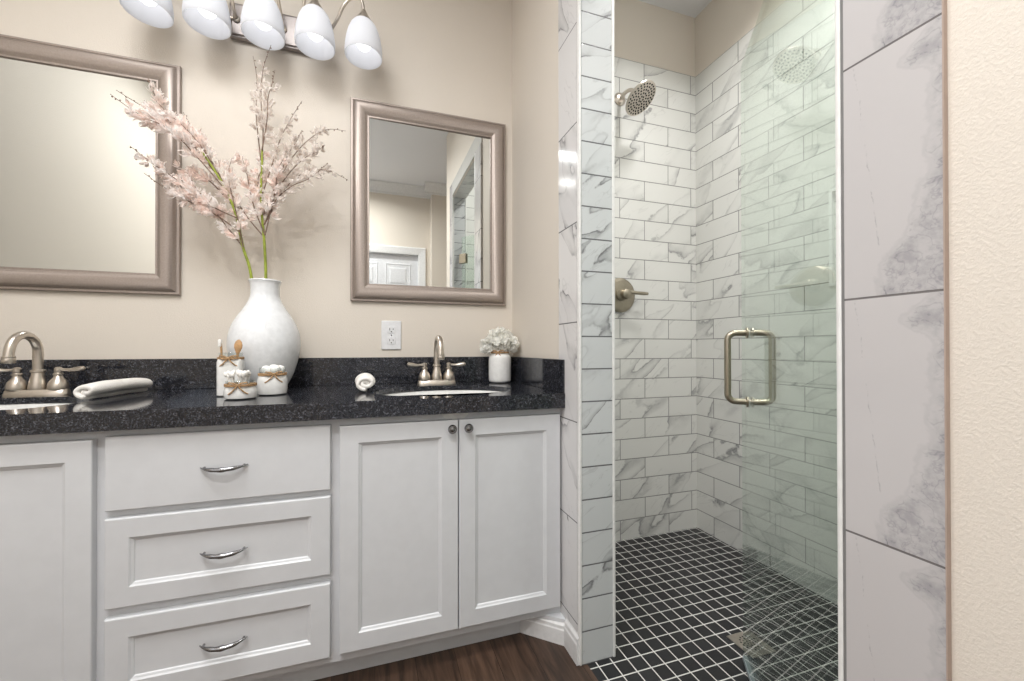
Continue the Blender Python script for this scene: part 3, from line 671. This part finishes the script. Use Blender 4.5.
# ------------------------------------------------------------------ vanity light bar with five shades
vl = empty('vanity_light', (-0.398, YW, 2.25), 'five-light brushed nickel vanity light bar with frosted white bell shades above the mirrors', 'vanity light')
MB().box((-0.145, -0.022, -0.038), (0.145, -0.001, 0.100)).build('back_plate', M['plate'], vl, bevel=0.006)
MB().box((-0.136, -0.028, -0.028), (0.136, -0.021, 0.090)).build('plate_step', M['plate'], vl, bevel=0.004)
SY = -0.135
for k in range(5):
    x = (k-2)*0.1765
    sg = 0 if k == 2 else (1 if k > 2 else -1)
    if k in (0, 4): ap = [(sg*0.118, -0.026, 0.030), (x-sg*0.150, -0.055, 0.028), (x-sg*0.105, -0.095, 0.060), (x-sg*0.075, SY+0.010, 0.105), (x-sg*0.040, SY, 0.140), (x-sg*0.010, SY, 0.138), (x, SY, 0.095)]
    elif sg: ap = [(sg*0.118, -0.026, 0.030), (sg*0.118, -0.050, 0.036), (sg*0.124, -0.075, 0.085), (sg*0.138, -0.100, 0.140), (sg*0.160, SY+0.012, 0.152), (x, SY, 0.130), (x, SY, 0.095)]
    else: ap = [(0.045, -0.026, 0.030), (0.045, -0.050, 0.036), (0.040, -0.075, 0.085), (0.028, -0.100, 0.140), (0.010, SY+0.012, 0.152), (0, SY, 0.130), (0, SY, 0.095)]
    xs0 = ap[0][0]; pts = []
    for a_ in range(len(ap)-1):
        p0, p1, p2, p3 = [Vector(ap[min(max(a_+q, 0), len(ap)-1)]) for q in (-1, 0, 1, 2)]
        for b_ in range(6):
            t = b_/6; pts.append(0.5*((2*p1)+(-p0+p2)*t+(2*p0-5*p1+4*p2-p3)*t*t+(-p0+3*p1-3*p2+p3)*t**3))
    pts.append(Vector(ap[-1]))
    MB().tube(pts, 0.0062, 12).lathe([(0.014, 0), (0.014, 0.006), (0.007, 0.010)], (xs0, -0.027, 0.030), 20, Matrix.Rotation(PI/2, 4, 'X')).build('arm', M['nickel'], vl)
    MB().lathe([(0.0290, 0.042), (0.0310, 0.047), (0.0290, 0.058), (0.0200, 0.072), (0.0130, 0.085), (0.0080, 0.098)], (x, SY, 0), 28).build('shade_cap', M['nickel'], vl)
    out = [(0.0270, 0.050), (0.0390, 0.043), (0.0500, 0.028), (0.0590, 0.006), (0.0655, -0.020), (0.0695, -0.047), (0.0715, -0.070), (0.0710, -0.088)]
    inn = [(r_-0.0035, z_) for r_, z_ in reversed(out)]
    pr = out + [(0.0693, -0.0905)] + inn
    sh = MB(); N = 40; vs = []; fs = []
    for r_, z_ in pr:
        for i in range(N): vs.append((x+r_*math.cos(2*PI*i/N), SY+r_*math.sin(2*PI*i/N), z_))
    m = len(pr)
    for j in range(m-1):
        for i in range(N): fs.append((j*N+i, j*N+(i+1) % N, (j+1)*N+(i+1) % N, (j+1)*N+i))
    s_ = sh.add(vs, fs).build('shade', M['frost'], vl)
    MB().lathe([(0.013, 0.052), (0.013, 0.030), (0.018, 0.018), (0.027, -0.004), (0.031, -0.022), (0.030, -0.036), (0.024, -0.050), (0.013, -0.059), (0.001, -0.062)][::-1], (x, SY, 0), 24).build('bulb', M['bulb'], s_)

# ------------------------------------------------------------------ vase and blossom branches
VX, VY = -0.386, 1.622
def zpx(y): return 1+(348.6-y)*0.003622
prof = [(0.062, ZCT+0.0005), (0.067, ZCT+0.004), (0.077, zpx(384)), (0.094, zpx(374)), (0.109, zpx(360)), (0.1165, zpx(349)), (0.1170, zpx(341)), (0.113, zpx(333)), (0.104, zpx(325)), (0.089, zpx(317)), (0.070, zpx(309)), (0.056, zpx(302)), (0.0485, zpx(296)), (0.0470, zpx(290)), (0.0485, zpx(284)), (0.0530, zpx(280.5))]
# refine through a smooth curve
def smooth_prof(p, k=4):
    out = []
    for i in range(len(p)-1):
        p0 = p[max(i-1, 0)]; p1 = p[i]; p2 = p[i+1]; p3 = p[min(i+2, len(p)-1)]
        for j in range(k):
            t = j/k
            out.append(tuple(0.5*((2*p1[q]) + (-p0[q]+p2[q])*t + (2*p0[q]-5*p1[q]+4*p2[q]-p3[q])*t*t + (-p0[q]+3*p1[q]-3*p2[q]+p3[q])*t**3) for q in (0, 1)))
    out.append(p[-1]); return out
sp_ = smooth_prof(prof, 4)
inner = [(max(r_-0.005, 0.01), z_+(0.006 if i > len(sp_)-3 else 0)) for i, (r_, z_) in enumerate(reversed(sp_))]
full = sp_ + [(0.0515, zpx(279.6))] + [(r_-0.005, z_) for r_, z_ in reversed(sp_) if z_ > ZCT+0.02]
va = MB().lathe([(r_, z_-ZCT) for r_, z_ in full], (0, 0, 0), 64).build('vase', M['ceramic'], None); va.location = (VX, VY, ZCT)
tag(va, 'glossy white bottle-shaped ceramic vase on the black countertop holding pink blossom', 'vase')

def px_at_y(px, py, Y):
    """photo point to the place on the plane y = Y (only used to read off measurements)"""
    d = rr*(px-CX)/F_PX - uu*(py-CY)/F_PX + fw
    t = Y/d.y; return Vector((0, 0, 1)) + d*t
def spline(P, n=10):
    P = [Vector(p) for p in P]; out = []
    for i in range(len(P)-1):
        p0 = P[max(i-1, 0)]; p1 = P[i]; p2 = P[i+1]; p3 = P[min(i+2, len(P)-1)]
        for j in range(n):
            t = j/n; out.append(0.5*((2*p1)+(-p0+p2)*t+(2*p0-5*p1+4*p2-p3)*t*t+(-p0+3*p1-3*p2+p3)*t**3))
    out.append(P[-1]); return out
def petal(mb, c, d, ln, wd, rnd):
    """one small cupped petal quad-strip growing along d"""
    d = d.normalized(); ref = Vector((rnd.uniform(-1, 1), rnd.uniform(-1, 1), rnd.uniform(-1, 1)))
    s = d.cross(ref).normalized(); n = s.cross(d)
    vs = []; rows = [(0, 0.15, 0), (0.35, 0.85, 0.10), (0.7, 1.0, 0.05), (1.0, 0.35, -0.12)]
    for t, w_, h in rows:
        m = c + d*ln*t + n*ln*h
        vs += [m - s*wd*w_*0.5 + n*wd*0.16*w_, m - n*wd*0.05, m + s*wd*w_*0.5 + n*wd*0.16*w_]
    fs = []
    for j in range(3):
        for k in range(2): fs.append((j*3+k, j*3+k+1, (j+1)*3+k+1, (j+1)*3+k))
    mb.add(vs, fs)
def blossom(mb, c, axis, size, rnd, n=6):
    for i in range(n):
        d = (axis + Vector((rnd.gauss(0, 0.42), rnd.gauss(0, 0.42), rnd.gauss(0, 0.42)))).normalized()
        petal(mb, c, d, size*rnd.uniform(0.75, 1.25), size*rnd.uniform(0.26, 0.46), rnd)
rb = random.Random(3)
def branch(name, label, stem_px, twigs, base):
    """stem_px: photo track of the main stem; twigs: (track, y shift, petal range, petal material key, density)"""
    root = empty(name, base, label, 'flowers', 'blossom branches in the white vase')
    inv = Matrix.Translation(Vector(base)).inverted()
    def fin(mb, nm, mat, stuff=False):
        if not mb.v: return
        o = mb.build(nm, mat, None, smooth=False if 'blossom' in nm else True); o.parent = root; o.matrix_parent_inverse = inv
        if stuff: o['kind'] = 'stuff'
        return o
    pts = spline([base] + [px_at_y(a, b_, VY+dy) for a, b_, dy in stem_px], 8)
    n = len(pts); fin(MB().tube(pts, [0.0056-0.0026*i/n for i in range(n)], 8), 'stem', M['stem'])
    tw = MB(); bl = {'petal': MB(), 'petal_grey': MB()}; bud = MB()
    for track, dy, (t0_, t1_), key, dens, size in twigs:
        P = spline([px_at_y(a, b_, VY+dy*(0.25+0.75*i/(len(track)-1))) for i, (a, b_) in enumerate(track)], 8)
        m = len(P); tw.tube(P, [0.0024-0.0017*i/m for i in range(m)], 6)
        cnt = int(dens*1.3)
        for k in range(cnt):
            t = t0_ + (t1_-t0_)*(k+rb.random())/cnt; i = min(int(t*(m-1)), m-2); fr_ = t*(m-1)-i
            c = P[i].lerp(P[i+1], fr_); tg = (P[i+1]-P[i]).normalized()
            side = Vector((rb.gauss(0, 1), rb.gauss(0, 1), rb.gauss(0, 1))); side = (side-tg*side.dot(tg)).normalized()
            c2 = c + side*rb.uniform(0.002, 0.011)
            s_ = size*(0.95-0.35*max(0, (t-0.5)*2))*rb.uniform(0.75, 1.2)
            blossom(bl[key], c2, (tg*0.9+side*0.75), s_, rb, 7 if key == 'petal' else 6)
        for k in range(4):
            t = t1_ + (1-t1_)*(k+0.6)/4.2; i = min(int(t*(m-1)), m-2)
            if t < 1:
                c = P[i]; side = Vector((rb.gauss(0, 1), rb.gauss(0, 0.5), rb.gauss(0, 1))).normalized()*0.004
                tw.tube([c, c+side], 0.0008, 5); bud.ball(c+side, 0.0023, 8, 6)
    fin(tw, 'twigs', M['twig']); fin(bl['petal'], 'blossoms', M['petal'], True); fin(bl['petal_grey'], 'faded_blossoms', M['petal_grey'], True); fin(bud, 'buds', M['twig'], True)
    return root
bz = ZCT+0.03
S1 = [(252, 282, 0), (243, 247, 0), (236, 215, -0.01), (226, 190, -0.02), (213, 168, -0.03), (202, 152, -0.04)]
T1 = [
 ([(226, 190), (205, 152), (185, 128), (160, 105), (148, 78)], -0.05, (0.18, 0.90), 'petal', 26, 0.030),
 ([(226, 190), (198, 158), (170, 130), (140, 115), (110, 94)], -0.08, (0.20, 0.85), 'petal', 30, 0.031),
 ([(215, 172), (190, 142), (165, 118), (142, 106), (116, 90)], -0.02, (0.2, 0.70), 'petal', 20, 0.028),
 ([(237, 218), (210, 205), (180, 182), (155, 165), (130, 146)], -0.06, (0.12, 0.88), 'petal', 30, 0.030),
 ([(240, 232), (216, 215), (190, 202), (165, 188), (144, 173)], -0.03, (0.15, 0.75), 'petal', 24, 0.028),
 ([(243, 247), (228, 228), (210, 205), (196, 188), (186, 170)], 0.0, (0.1, 0.95), 'petal', 24, 0.028),
 ([(236, 215), (222, 180), (208, 155), (196, 135), (183, 112)], 0.02, (0.15, 0.70), 'petal', 20, 0.026),
 ([(243, 247), (238, 220), (232, 195), (228, 175), (232, 158)], -0.03, (0.1, 1.0), 'petal', 22, 0.030),
 ([(232, 205), (214, 185), (200, 175), (190, 172), (178, 168)], 0.03, (0.1, 1.0), 'petal', 18, 0.028)]
branch('blossom_branch', 'pink blossom branch leaning left out of the white vase, across the left mirror frame', S1, T1, (VX-0.012, VY-0.02, bz))
S2 = [(266, 282, 0), (264.5, 245, 0), (262, 215, 0), (261, 190, 0.0), (262, 165, 0.0), (262, 150, 0.0)]
T2 = [
 ([(262, 165), (263, 130), (261, 100), (263, 70), (271, 45)], 0.02, (0.15, 0.80), 'petal_grey', 26, 0.024),
 ([(262, 150), (267, 120), (268, 98), (272, 84), (275, 70)], -0.02, (0.1, 0.75), 'petal_grey', 15, 0.022),
 ([(262, 170), (258, 135), (256, 110), (257, 80), (253, 56)], 0.03, (0.25, 0.70), 'petal_grey', 12, 0.022),
 ([(262, 195), (272, 165), (280, 140), (290, 120), (302, 101)], 0.0, (0.15, 0.80), 'petal_grey', 22, 0.024),
 ([(263, 215), (278, 180), (288, 155), (296, 142), (302, 130)], -0.03, (0.1, 0.80), 'petal_grey', 22, 0.025),
 ([(263, 215), (283, 172), (303, 145), (325, 130), (346, 131)], 0.0, (0.15, 0.75), 'petal_grey', 24, 0.024),
 ([(263, 215), (284, 180), (302, 160), (316, 152), (325, 145)], -0.05, (0.1, 0.9), 'petal_grey', 22, 0.026),
 ([(264, 225), (283, 192), (300, 175), (325, 170), (348, 180)], -0.02, (0.1, 0.85), 'petal_grey', 26, 0.024),
 ([(264, 225), (276, 200), (292, 186), (310, 178), (328, 163)], -0.06, (0.1, 0.85), 'petal_grey', 22, 0.026),
 ([(265, 235), (255, 210), (250, 190), (246, 170), (242, 158)], -0.02, (0.1, 1.0), 'petal', 24, 0.028),
 ([(265, 235), (272, 205), (276, 185), (278, 170), (284, 158)], -0.05, (0.15, 1.0), 'petal', 22, 0.028),
 ([(264, 230), (259, 200), (258, 180), (262, 168), (264, 152)], 0.02, (0.1, 1.0), 'petal', 24, 0.028),
 ([(265, 238), (248, 218), (236, 200), (224, 186), (214, 178)], 0.02, (0.2, 1.0), 'petal', 20, 0.027)]
branch('blossom_branch', 'greyish pink blossom branch rising upright and right out of the white vase', S2, T2, (VX+0.012, VY-0.02, bz))

# ------------------------------------------------------------------ jars on the counter
def twine_bow(mb, r, z, rz, sq=None):
    for k in range(3):
        pts = []
        for i in range(36):
            a = 2*PI*i/36; ca, sa = math.cos(a), math.sin(a)
            kk = (abs(ca)**sq+abs(sa)**sq)**(-1/sq) if sq else 1
            pts.append((r*kk*ca*1.01, r*kk*sa*1.01, z+0.0025*(k-1.5)+0.0006*math.sin(a*3+k)))
        mb.tube(pts, 0.0016, 6, closed=True)
    def P(u, w_, out=0.004): # bow drawn on the front, side -y turned by rz
        a = -PI/2+rz+u/r; ca, sa = math.cos(a), math.sin(a); kk = (abs(ca)**sq+abs(sa)**sq)**(-1/sq) if sq else 1
        return Vector(((r*kk+out)*ca, (r*kk+out)*sa, z+w_))
    mb.ball(P(0, 0, 0.004), 0.004, 8, 6)
    for s in (-1, 1):
        mb.tube([P(0, 0), P(s*0.008, 0.006, 0.007), P(s*0.020, 0.008, 0.007), P(s*0.024, 0.001, 0.006), P(s*0.014, -0.003, 0.006), P(0, 0)], 0.0021, 6)
        mb.tube([P(0, 0), P(s*0.006, -0.010, 0.006), P(s*0.014, -0.020, 0.005), P(s*0.024, -0.027, 0.004)], 0.0021, 6)
def jar(label, loc, prof, neck_z, top_z, r_neck, sq, rz=0.1):
    e = empty('jar', loc, label, 'jar', 'white painted jars with twine', rz)
    wall = 0.003
    inner = [(max(r_-wall, 0.004), z_+(wall if i == len(prof)-1 else 0)) for i, (r_, z_) in enumerate(reversed(prof))]
    MB().lathe(prof+[(r_-wall, z_) for r_, z_ in reversed(prof[1:])], n=48, sq=sq).build('body', M['jarwhite'], e)
    rim = [(r_neck, neck_z+0.0005), (r_neck+0.0015, neck_z+0.004), (r_neck, neck_z+0.008), (r_neck+0.0015, top_z-0.002), (r_neck+0.0005, top_z), (r_neck-0.002, top_z), (r_neck-0.003, neck_z+0.0005)]
    MB().lathe(rim, n=48, cap=False).build('glass_rim', M['jarglass'], e)
    tb = MB(); twine_bow(tb, r_neck+0.0030, neck_z+0.004, 0.0); tb.build('twine', M['twine'], e)
    return e
# tall square jar at the back left
J1 = jar('tall square white jar with twine bow, holding a brush and spoon, left of the vase', (-0.449, 1.472, ZCT), [(0.031, 0.0005), (0.0345, 0.004), (0.0350, 0.05), (0.0350, 0.108), (0.034, 0.114), (0.032, 0.118)], 0.118, 0.139, 0.0325, 4.5, 0.10)
J2 = jar('squat white jar with twine bow, heaped with cotton swabs, in front of the tall jar', (-0.391, 1.368, ZCT), [(0.036, 0.0005), (0.042, 0.004), (0.0440, 0.014), (0.043, 0.026), (0.040, 0.036), (0.0375, 0.040)], 0.040, 0.056, 0.0380, None, 0.1)
J3 = jar('short white jar with twine bow, filled with cotton balls, right front of the vase', (-0.326, 1.462, ZCT), [(0.036, 0.0005), (0.042, 0.004), (0.0445, 0.02), (0.0445, 0.048), (0.041, 0.060), (0.037, 0.065)], 0.065, 0.090, 0.0375, None, 0.3)
# tall jar contents
e = empty('toothbrush', (-0.468, 1.470, ZCT+0.01), 'bamboo brush with white bristles standing in the tall square jar', 'brush')
mt = Matrix.Rotation(math.radians(-3), 4, 'Y')
MB().tube([mt @ Vector((0, 0, 0)), mt @ Vector((0, 0, 0.09)), mt @ Vector((0, 0, 0.148)), mt @ Vector((0, 0, 0.172))], [0.004, 0.004, 0.0045, 0.003], 10, flat=0.7).build('handle', M['bamboo'], e)
MB().box((-0.006-0.010, -0.006, 0.147), (0.004-0.010, 0.006, 0.172)).build('bristles', M['cotton'], e, bevel=0.003)
e = empty('wooden_spoon', (-0.438, 1.470, ZCT+0.01), 'small wooden spoon with oval bowl standing in the tall square jar', 'spoon')
mt = Matrix.Rotation(math.radians(4), 4, 'Y')
MB().tube([mt @ Vector((0, 0, z_)) for z_ in (0, 0.06, 0.125, 0.135, 0.145, 0.155, 0.165, 0.172)], [0.0035, 0.0035, 0.004, 0.008, 0.0115, 0.0120, 0.009, 0.003], 14, flat=0.45, up=(0, 1, 0)).build('spoon_body', M['bamboo'], e)
# cotton swabs, each its own thing
def make_swab():
    e = empty('cotton_swab', (0, 0, 0), 'cotton swab with white tip sticking up out of the squat twine-tied jar', 'cotton swab', 'cotton swabs in the squat jar')
    MB().tube([(0, 0, 0), (0, 0, 0.062)], 0.0012, 8).build('stick', M['cotton'], e)
    MB().ball((0, 0, 0.066), (0.0052, 0.0052, 0.0085), 10, 8).build('tip', M['cotton'], e)
    return e
sw = make_swab(); rs = random.Random(5)
for k in range(34):
    o = sw if k == 0 else copy_tree(sw)
    a = rs.uniform(0, 2*PI); q = math.sqrt((k+0.5)/34); rx, ry = 0.030*q*math.cos(k*2.4), 0.030*q*math.sin(k*2.4)
    o.location = (-0.391+rx*0.8, 1.368+ry*0.8, ZCT+0.006+rs.uniform(0, 0.008)); o.rotation_euler = (-ry*9+rs.gauss(0, 0.08), rx*9+rs.gauss(0, 0.08), a)
# cotton balls
def make_ball(seed):
    bm = bmesh.new(); bmesh.ops.create_icosphere(bm, subdivisions=3, radius=0.0165); r_ = random.Random(seed)
    off = Vector((r_.random()*9, r_.random()*9, 0))
    from mathutils import noise as mn
    for v in bm.verts: v.co *= 1+0.12*mn.noise(v.co*90+off)
    me = bpy.data.meshes.new('cotton_ball'); bm.to_mesh(me); bm.free(); me.materials.append(M['cotton'])
    for p in me.polygons: p.use_smooth = True
    o = bpy.data.objects.new('cotton_ball', me); C.objects.link(o)
    tag(o, 'white cotton ball in the short twine-tied jar right front of the vase', 'cotton ball', 'cotton balls in the short jar'); return o
cb = make_ball(1)
for k, (dx, dy, dz) in enumerate(((-0.016, -0.010, 0.083), (0.012, -0.015, 0.084), (0.0, 0.014, 0.086), (0.019, 0.010, 0.083), (-0.016, -0.010, 0.055), (0.012, -0.012, 0.052), (0.0, 0.015, 0.054), (0.0, 0, 0.022))):
    o = cb if k == 0 else cb.copy()
    if k: C.objects.link(o)
    o.location = (-0.326+dx, 1.462+dy, ZCT+dz-0.003); o.rotation_euler = (k, k*2, k*0.7)

# rolled towels
def roll(name, label, p0, p1, ra, rb_, turns=2.6, sag=0.0, taper=0.0):
    """spiral cloth roll between two floor points, wide ra and high rb_"""
    p0 = Vector(p0); p1 = Vector(p1); ax = (p1-p0); ln = ax.length; ax.normalize(); sd = ax.cross(Vector((0, 0, 1))).normalized()
    N = int(34*turns); th = min(ra, rb_)*0.84/turns*1.0; M_ = 18
    cur = []
    for i in range(N+1):
        t = i/N; a = -PI*0.5 - turns*2*PI*t; k = 0.16+0.84*(1-t)
        cur.append((math.cos(a)*k, math.sin(a)*k))
    vs = []; fs = []
    for j in range(M_+1):
        s = j/M_; f_ = 1-0.14*abs(2*s-1)**3 - taper*s; c = p0 + ax*ln*s
        shift = 0.004*math.sin(s*7)
        for i, (u_, v_) in enumerate(cur):
            wob = 0.0015*math.sin(s*11+i*0.3)
            en = -0.010*(i/len(cur))*(1 if s < 0.5 else -1)*(abs(2*s-1)**6)
            u2, v2 = u_*(ra*f_)+shift, v_*(rb_*f_)
            vs.append(c + sd*u2 + Vector((0, 0, rb_*f_+v2+wob*0.4+0.002)) - ax*en)
    K = N+1
    for j in range(M_):
        for i in range(N): fs.append((j*K+i, j*K+i+1, (j+1)*K+i+1, (j+1)*K+i))
    o = MB().add(vs, fs).build(name, M['towel'], None)
    s_ = o.modifiers.new('thick', 'SOLIDIFY'); s_.thickness = th; s_.offset = -1
    ss = o.modifiers.new('sub', 'SUBSURF'); ss.levels = 1; ss.render_levels = 1
    tag(o, label, 'towel', 'rolled white washcloths'); return o
roll('rolled_towel', 'long white washcloth roll lying beside the left faucet on the black counter', (-0.812, 1.440, ZCT), (-0.770, 1.690, ZCT), 0.038, 0.029, 1.7, taper=-0.02)
roll('rolled_towel', 'short white washcloth roll seen end-on, left of the right basin', (-0.032, 1.415, ZCT), (-0.030, 1.60, ZCT), 0.041, 0.033, 2.1)

# jar of white flowers
fj = empty('flower_jar', (0.533, 1.665, ZCT), 'white painted mason jar with twine neck holding white flowers, in the counter corner', 'jar')
MB().lathe(smooth_prof([(0.040, 0.0005), (0.047, 0.006), (0.0495, 0.016), (0.0500, 0.060), (0.0495, 0.108), (0.045, 0.122), (0.0375, 0.130), (0.0365, 0.137), (0.0365, 0.146)], 3), n=48).build('body', M['jarwhite'], fj)
tb = MB(); twine_bow(tb, 0.0390, 0.136, -0.5); tb.build('twine', M['twine'], fj)
bq = empty('flower_bunch', (0.533, 1.665, ZCT+0.130), 'round bunch of white ruffled flowers in the white jar at the counter corner', 'flowers')
rf = random.Random(11)
sm = MB(); 
for a in range(6): sm.tube([(0, 0, -0.10), (0.010*math.cos(a), 0.010*math.sin(a), 0.0), (0.022*math.cos(a), 0.022*math.sin(a), 0.03)], 0.0018, 6)
sm.build('stems', M['stem'], bq)
heads = [(-0.045, -0.018, 0.042), (0.0, -0.035, 0.048), (0.046, -0.015, 0.042), (-0.022, 0.012, 0.072), (0.026, 0.008, 0.074), (0.0, -0.012, 0.080), (-0.055, 0.02, 0.030), (0.055, 0.02, 0.034)]
for hx, hy, hz in heads:
    mb = MB(); c0 = Vector((hx, hy, hz))
    for k in range(52):
        d = Vector((rf.gauss(0, 1), rf.gauss(0, 1), rf.gauss(0.25, 1))).normalized()
        petal(mb, c0 + d*0.012, d, rf.uniform(0.020, 0.030), rf.uniform(0.024, 0.034), rf)
    mb.build('flower_head', M['petal_white'], bq, smooth=False)

# ------------------------------------------------------------------ shower fittings
vv = empty('shower_valve', (1.222, YB, 1.278), 'round brushed nickel shower valve plate with lever on the tiled back wall', 'shower valve')
RX = Matrix.Rotation(PI/2, 4, 'X')
MB().lathe([(0.090, 0.0), (0.090, 0.003), (0.086, 0.007), (0.070, 0.010), (0.040, 0.013), (0.034, 0.014)], n=48, M=RX).build('escutcheon', M['nickel_dark'], vv)
MB().lathe([(0.032, 0.013), (0.033, 0.022), (0.028, 0.030), (0.025, 0.034), (0.024, 0.052), (0.026, 0.056), (0.024, 0.066), (0.014, 0.072), (0.001, 0.073)], n=36, M=RX).build('hub', M['nickel_dark'], vv)
MB().tube([(0.004, -0.052, 0.004), (0.028, -0.058, 0.008), (0.058, -0.063, 0.006), (0.095, -0.066, 0.004), (0.120, -0.067, 0.004)], [0.013, 0.0105, 0.0090, 0.0095, 0.0070], 14).build('lever', M['nickel_dark'], vv)
sa = empty('rain_shower', (1.222, YB, 2.306), 'round brushed nickel rain shower head on a short wall arm', 'shower head')
MB().lathe([(0.034, 0.0), (0.034, 0.004), (0.024, 0.012), (0.014, 0.016)], n=36, M=RX).build('flange', M['nickel'], sa)
MB().tube(spline([(0, -0.01, 0), (0, -0.05, 0.004), (0, -0.09, -0.008), (0, -0.125, -0.036), (0, -0.140, -0.055)], 6), 0.0095, 16).build('arm', M['nickel'], sa)
hd = Matrix.Translation(Vector((-0.004, -0.147, -0.070))) @ Matrix.Rotation(math.radians(26), 4, 'Z') @ Matrix.Rotation(math.radians(-37), 4, 'X') @ Matrix.Rotation(PI, 4, 'X')
# local +z of hd points out of the spray face
MB().ball((0, -0.142, -0.058), 0.0165, 20, 14).build('ball_joint', M['nickel'], sa)
hb = MB().lathe([(0.013, 0.0), (0.018, 0.006), (0.032, 0.013), (0.056, 0.020), (0.078, 0.026), (0.082, 0.030), (0.081, 0.035), (0.077, 0.037), (0.001, 0.0372)], n=56, M=hd)
hb.build('head_body', M['nickel'], sa)
nz = MB()
for ring_, cnt in ((0.012, 6), (0.027, 12), (0.042, 18), (0.056, 22), (0.069, 26)):
    for i in range(cnt):
        a = 2*PI*i/cnt + ring_*20; p = Vector((ring_*math.cos(a), ring_*math.sin(a), 0))
        nz.lathe([(0.0042, 0.0365), (0.0040, 0.0388), (0.0020, 0.0395)], (0, 0, 0), 8, hd @ Matrix.Translation(p))
nz.build('nozzles', M['rubber'], sa)

# floor drain
fd = empty('floor_drain', (1.213, 1.010, 0.0), 'square brushed metal drain set in the black mosaic shower floor', 'drain')
MB().box((-0.050, -0.050, 0.0003), (0.050, 0.050, 0.004)).build('grate', M['nickel'], fd, bevel=0.001)
hs = MB()
for ring_, cnt in ((0.0, 1), (0.011, 6), (0.021, 11), (0.031, 16)):
    for i in range(cnt):
        a = 2*PI*i/max(cnt, 1); hs.lathe([(0.0032, 0.0040), (0.0032, 0.0043)], (ring_*math.cos(a), ring_*math.sin(a), 0), 10)
hs.build('holes', M['rubber'], fd)

# glass door standing open into the shower
HX, HY = 0.690, 0.402; FX, FY = 1.128, 0.960
gv = Vector((FX-HX, FY-HY, 0)); GL = gv.length; ga = math.atan2(gv.y, gv.x)
gd = empty('shower_door', (HX, HY, 0), 'frameless clear glass shower door with green tint, swung open into the shower', 'shower door', rz=ga)
Z0, Z1 = 0.014, 1.905
def glass_pane():
    # rounded top free corner
    out = [(0.012, Z0), (GL, Z0)]
    rc = 0.02
    for i in range(7):
        a = PI/2*i/6; out.append((GL-rc+rc*math.cos(a), Z1-rc+rc*math.sin(a)))
    out.append((0.012, Z1)); n = len(out)
    vs = [(x, -0.005, z) for x, z in out] + [(x, 0.005, z) for x, z in out]
    fs = [tuple(range(n)), tuple(reversed(range(n, 2*n)))] + [(i, n+i, n+(i+1) % n, (i+1) % n) for i in range(n)]
    return MB().add(vs, fs)
glass_pane().build('glass_pane', M['glass'], gd, smooth=False)
MB().box((0.02, -0.0065, Z0-0.008), (GL-0.002, 0.0065, Z0+0.006)).build('bottom_seal', M['seal'], gd, bevel=0.001)
for z in (1.73, 0.30):
    MB().box((-0.006, -0.016, z-0.038), (0.058, -0.0052, z+0.038)).box((-0.006, 0.0052, z-0.038), (0.058, 0.016, z+0.038)).box((-0.012, -0.012, z-0.038), (0.010, 0.012, z+0.038)).build('hinge', M['nickel_dark'], gd, bevel=0.002)
def handle_at(px):
    # distance along the glass where it stands at that bearing
    d = rr*(px-CX)/F_PX + fw; g = gv.normalized()
    # solve H + g*s = t*d
    det = g.x*(-d.y) - (-d.x)*g.y; bx, by = -HX, -HY
    return (bx*(-d.y) - (-d.x)*by)/det
hs_ = handle_at(749.5); pc = Vector((HX, HY, 0)) + gv.normalized()*hs_
dep = pc.dot(fw); zt = 1+(348.5-333)*dep/F_PX; zb = 1-(402-348.5)*dep/F_PX
for s in (-1, 1):
    off = 0.058; rc = 0.022; pts = []
    pts.append((hs_, s*0.006, zt)); pts.append((hs_, s*(off-rc), zt))
    for i in range(1, 8): a = PI/2*i/8; pts.append((hs_, s*(off-rc+rc*math.sin(a)), zt-rc+rc*math.cos(a)))
    pts.append((hs_, s*off, zt-rc)); pts.append((hs_, s*off, (zt+zb)/2)); pts.append((hs_, s*off, zb+rc))
    for i in range(1, 8): a = PI/2*i/8; pts.append((hs_, s*(off-rc+rc*math.cos(a)), zb+rc-rc*math.sin(a)))
    pts.append((hs_, s*(off-rc), zb)); pts.append((hs_, s*0.006, zb))
    MB().tube(pts, 0.0095, 20, up=(1, 0, 0)).build('handle', M['nickel_dark'], gd)
for z in (zt, zb):
    for s in (-1, 1):
        MB().lathe([(0.0165, 0.005), (0.0165, 0.009), (0.0105, 0.010)], (hs_, 0, z), 24, Matrix.Rotation(-s*PI/2, 4, 'X')).build('washer', M['nickel_dark'], gd)
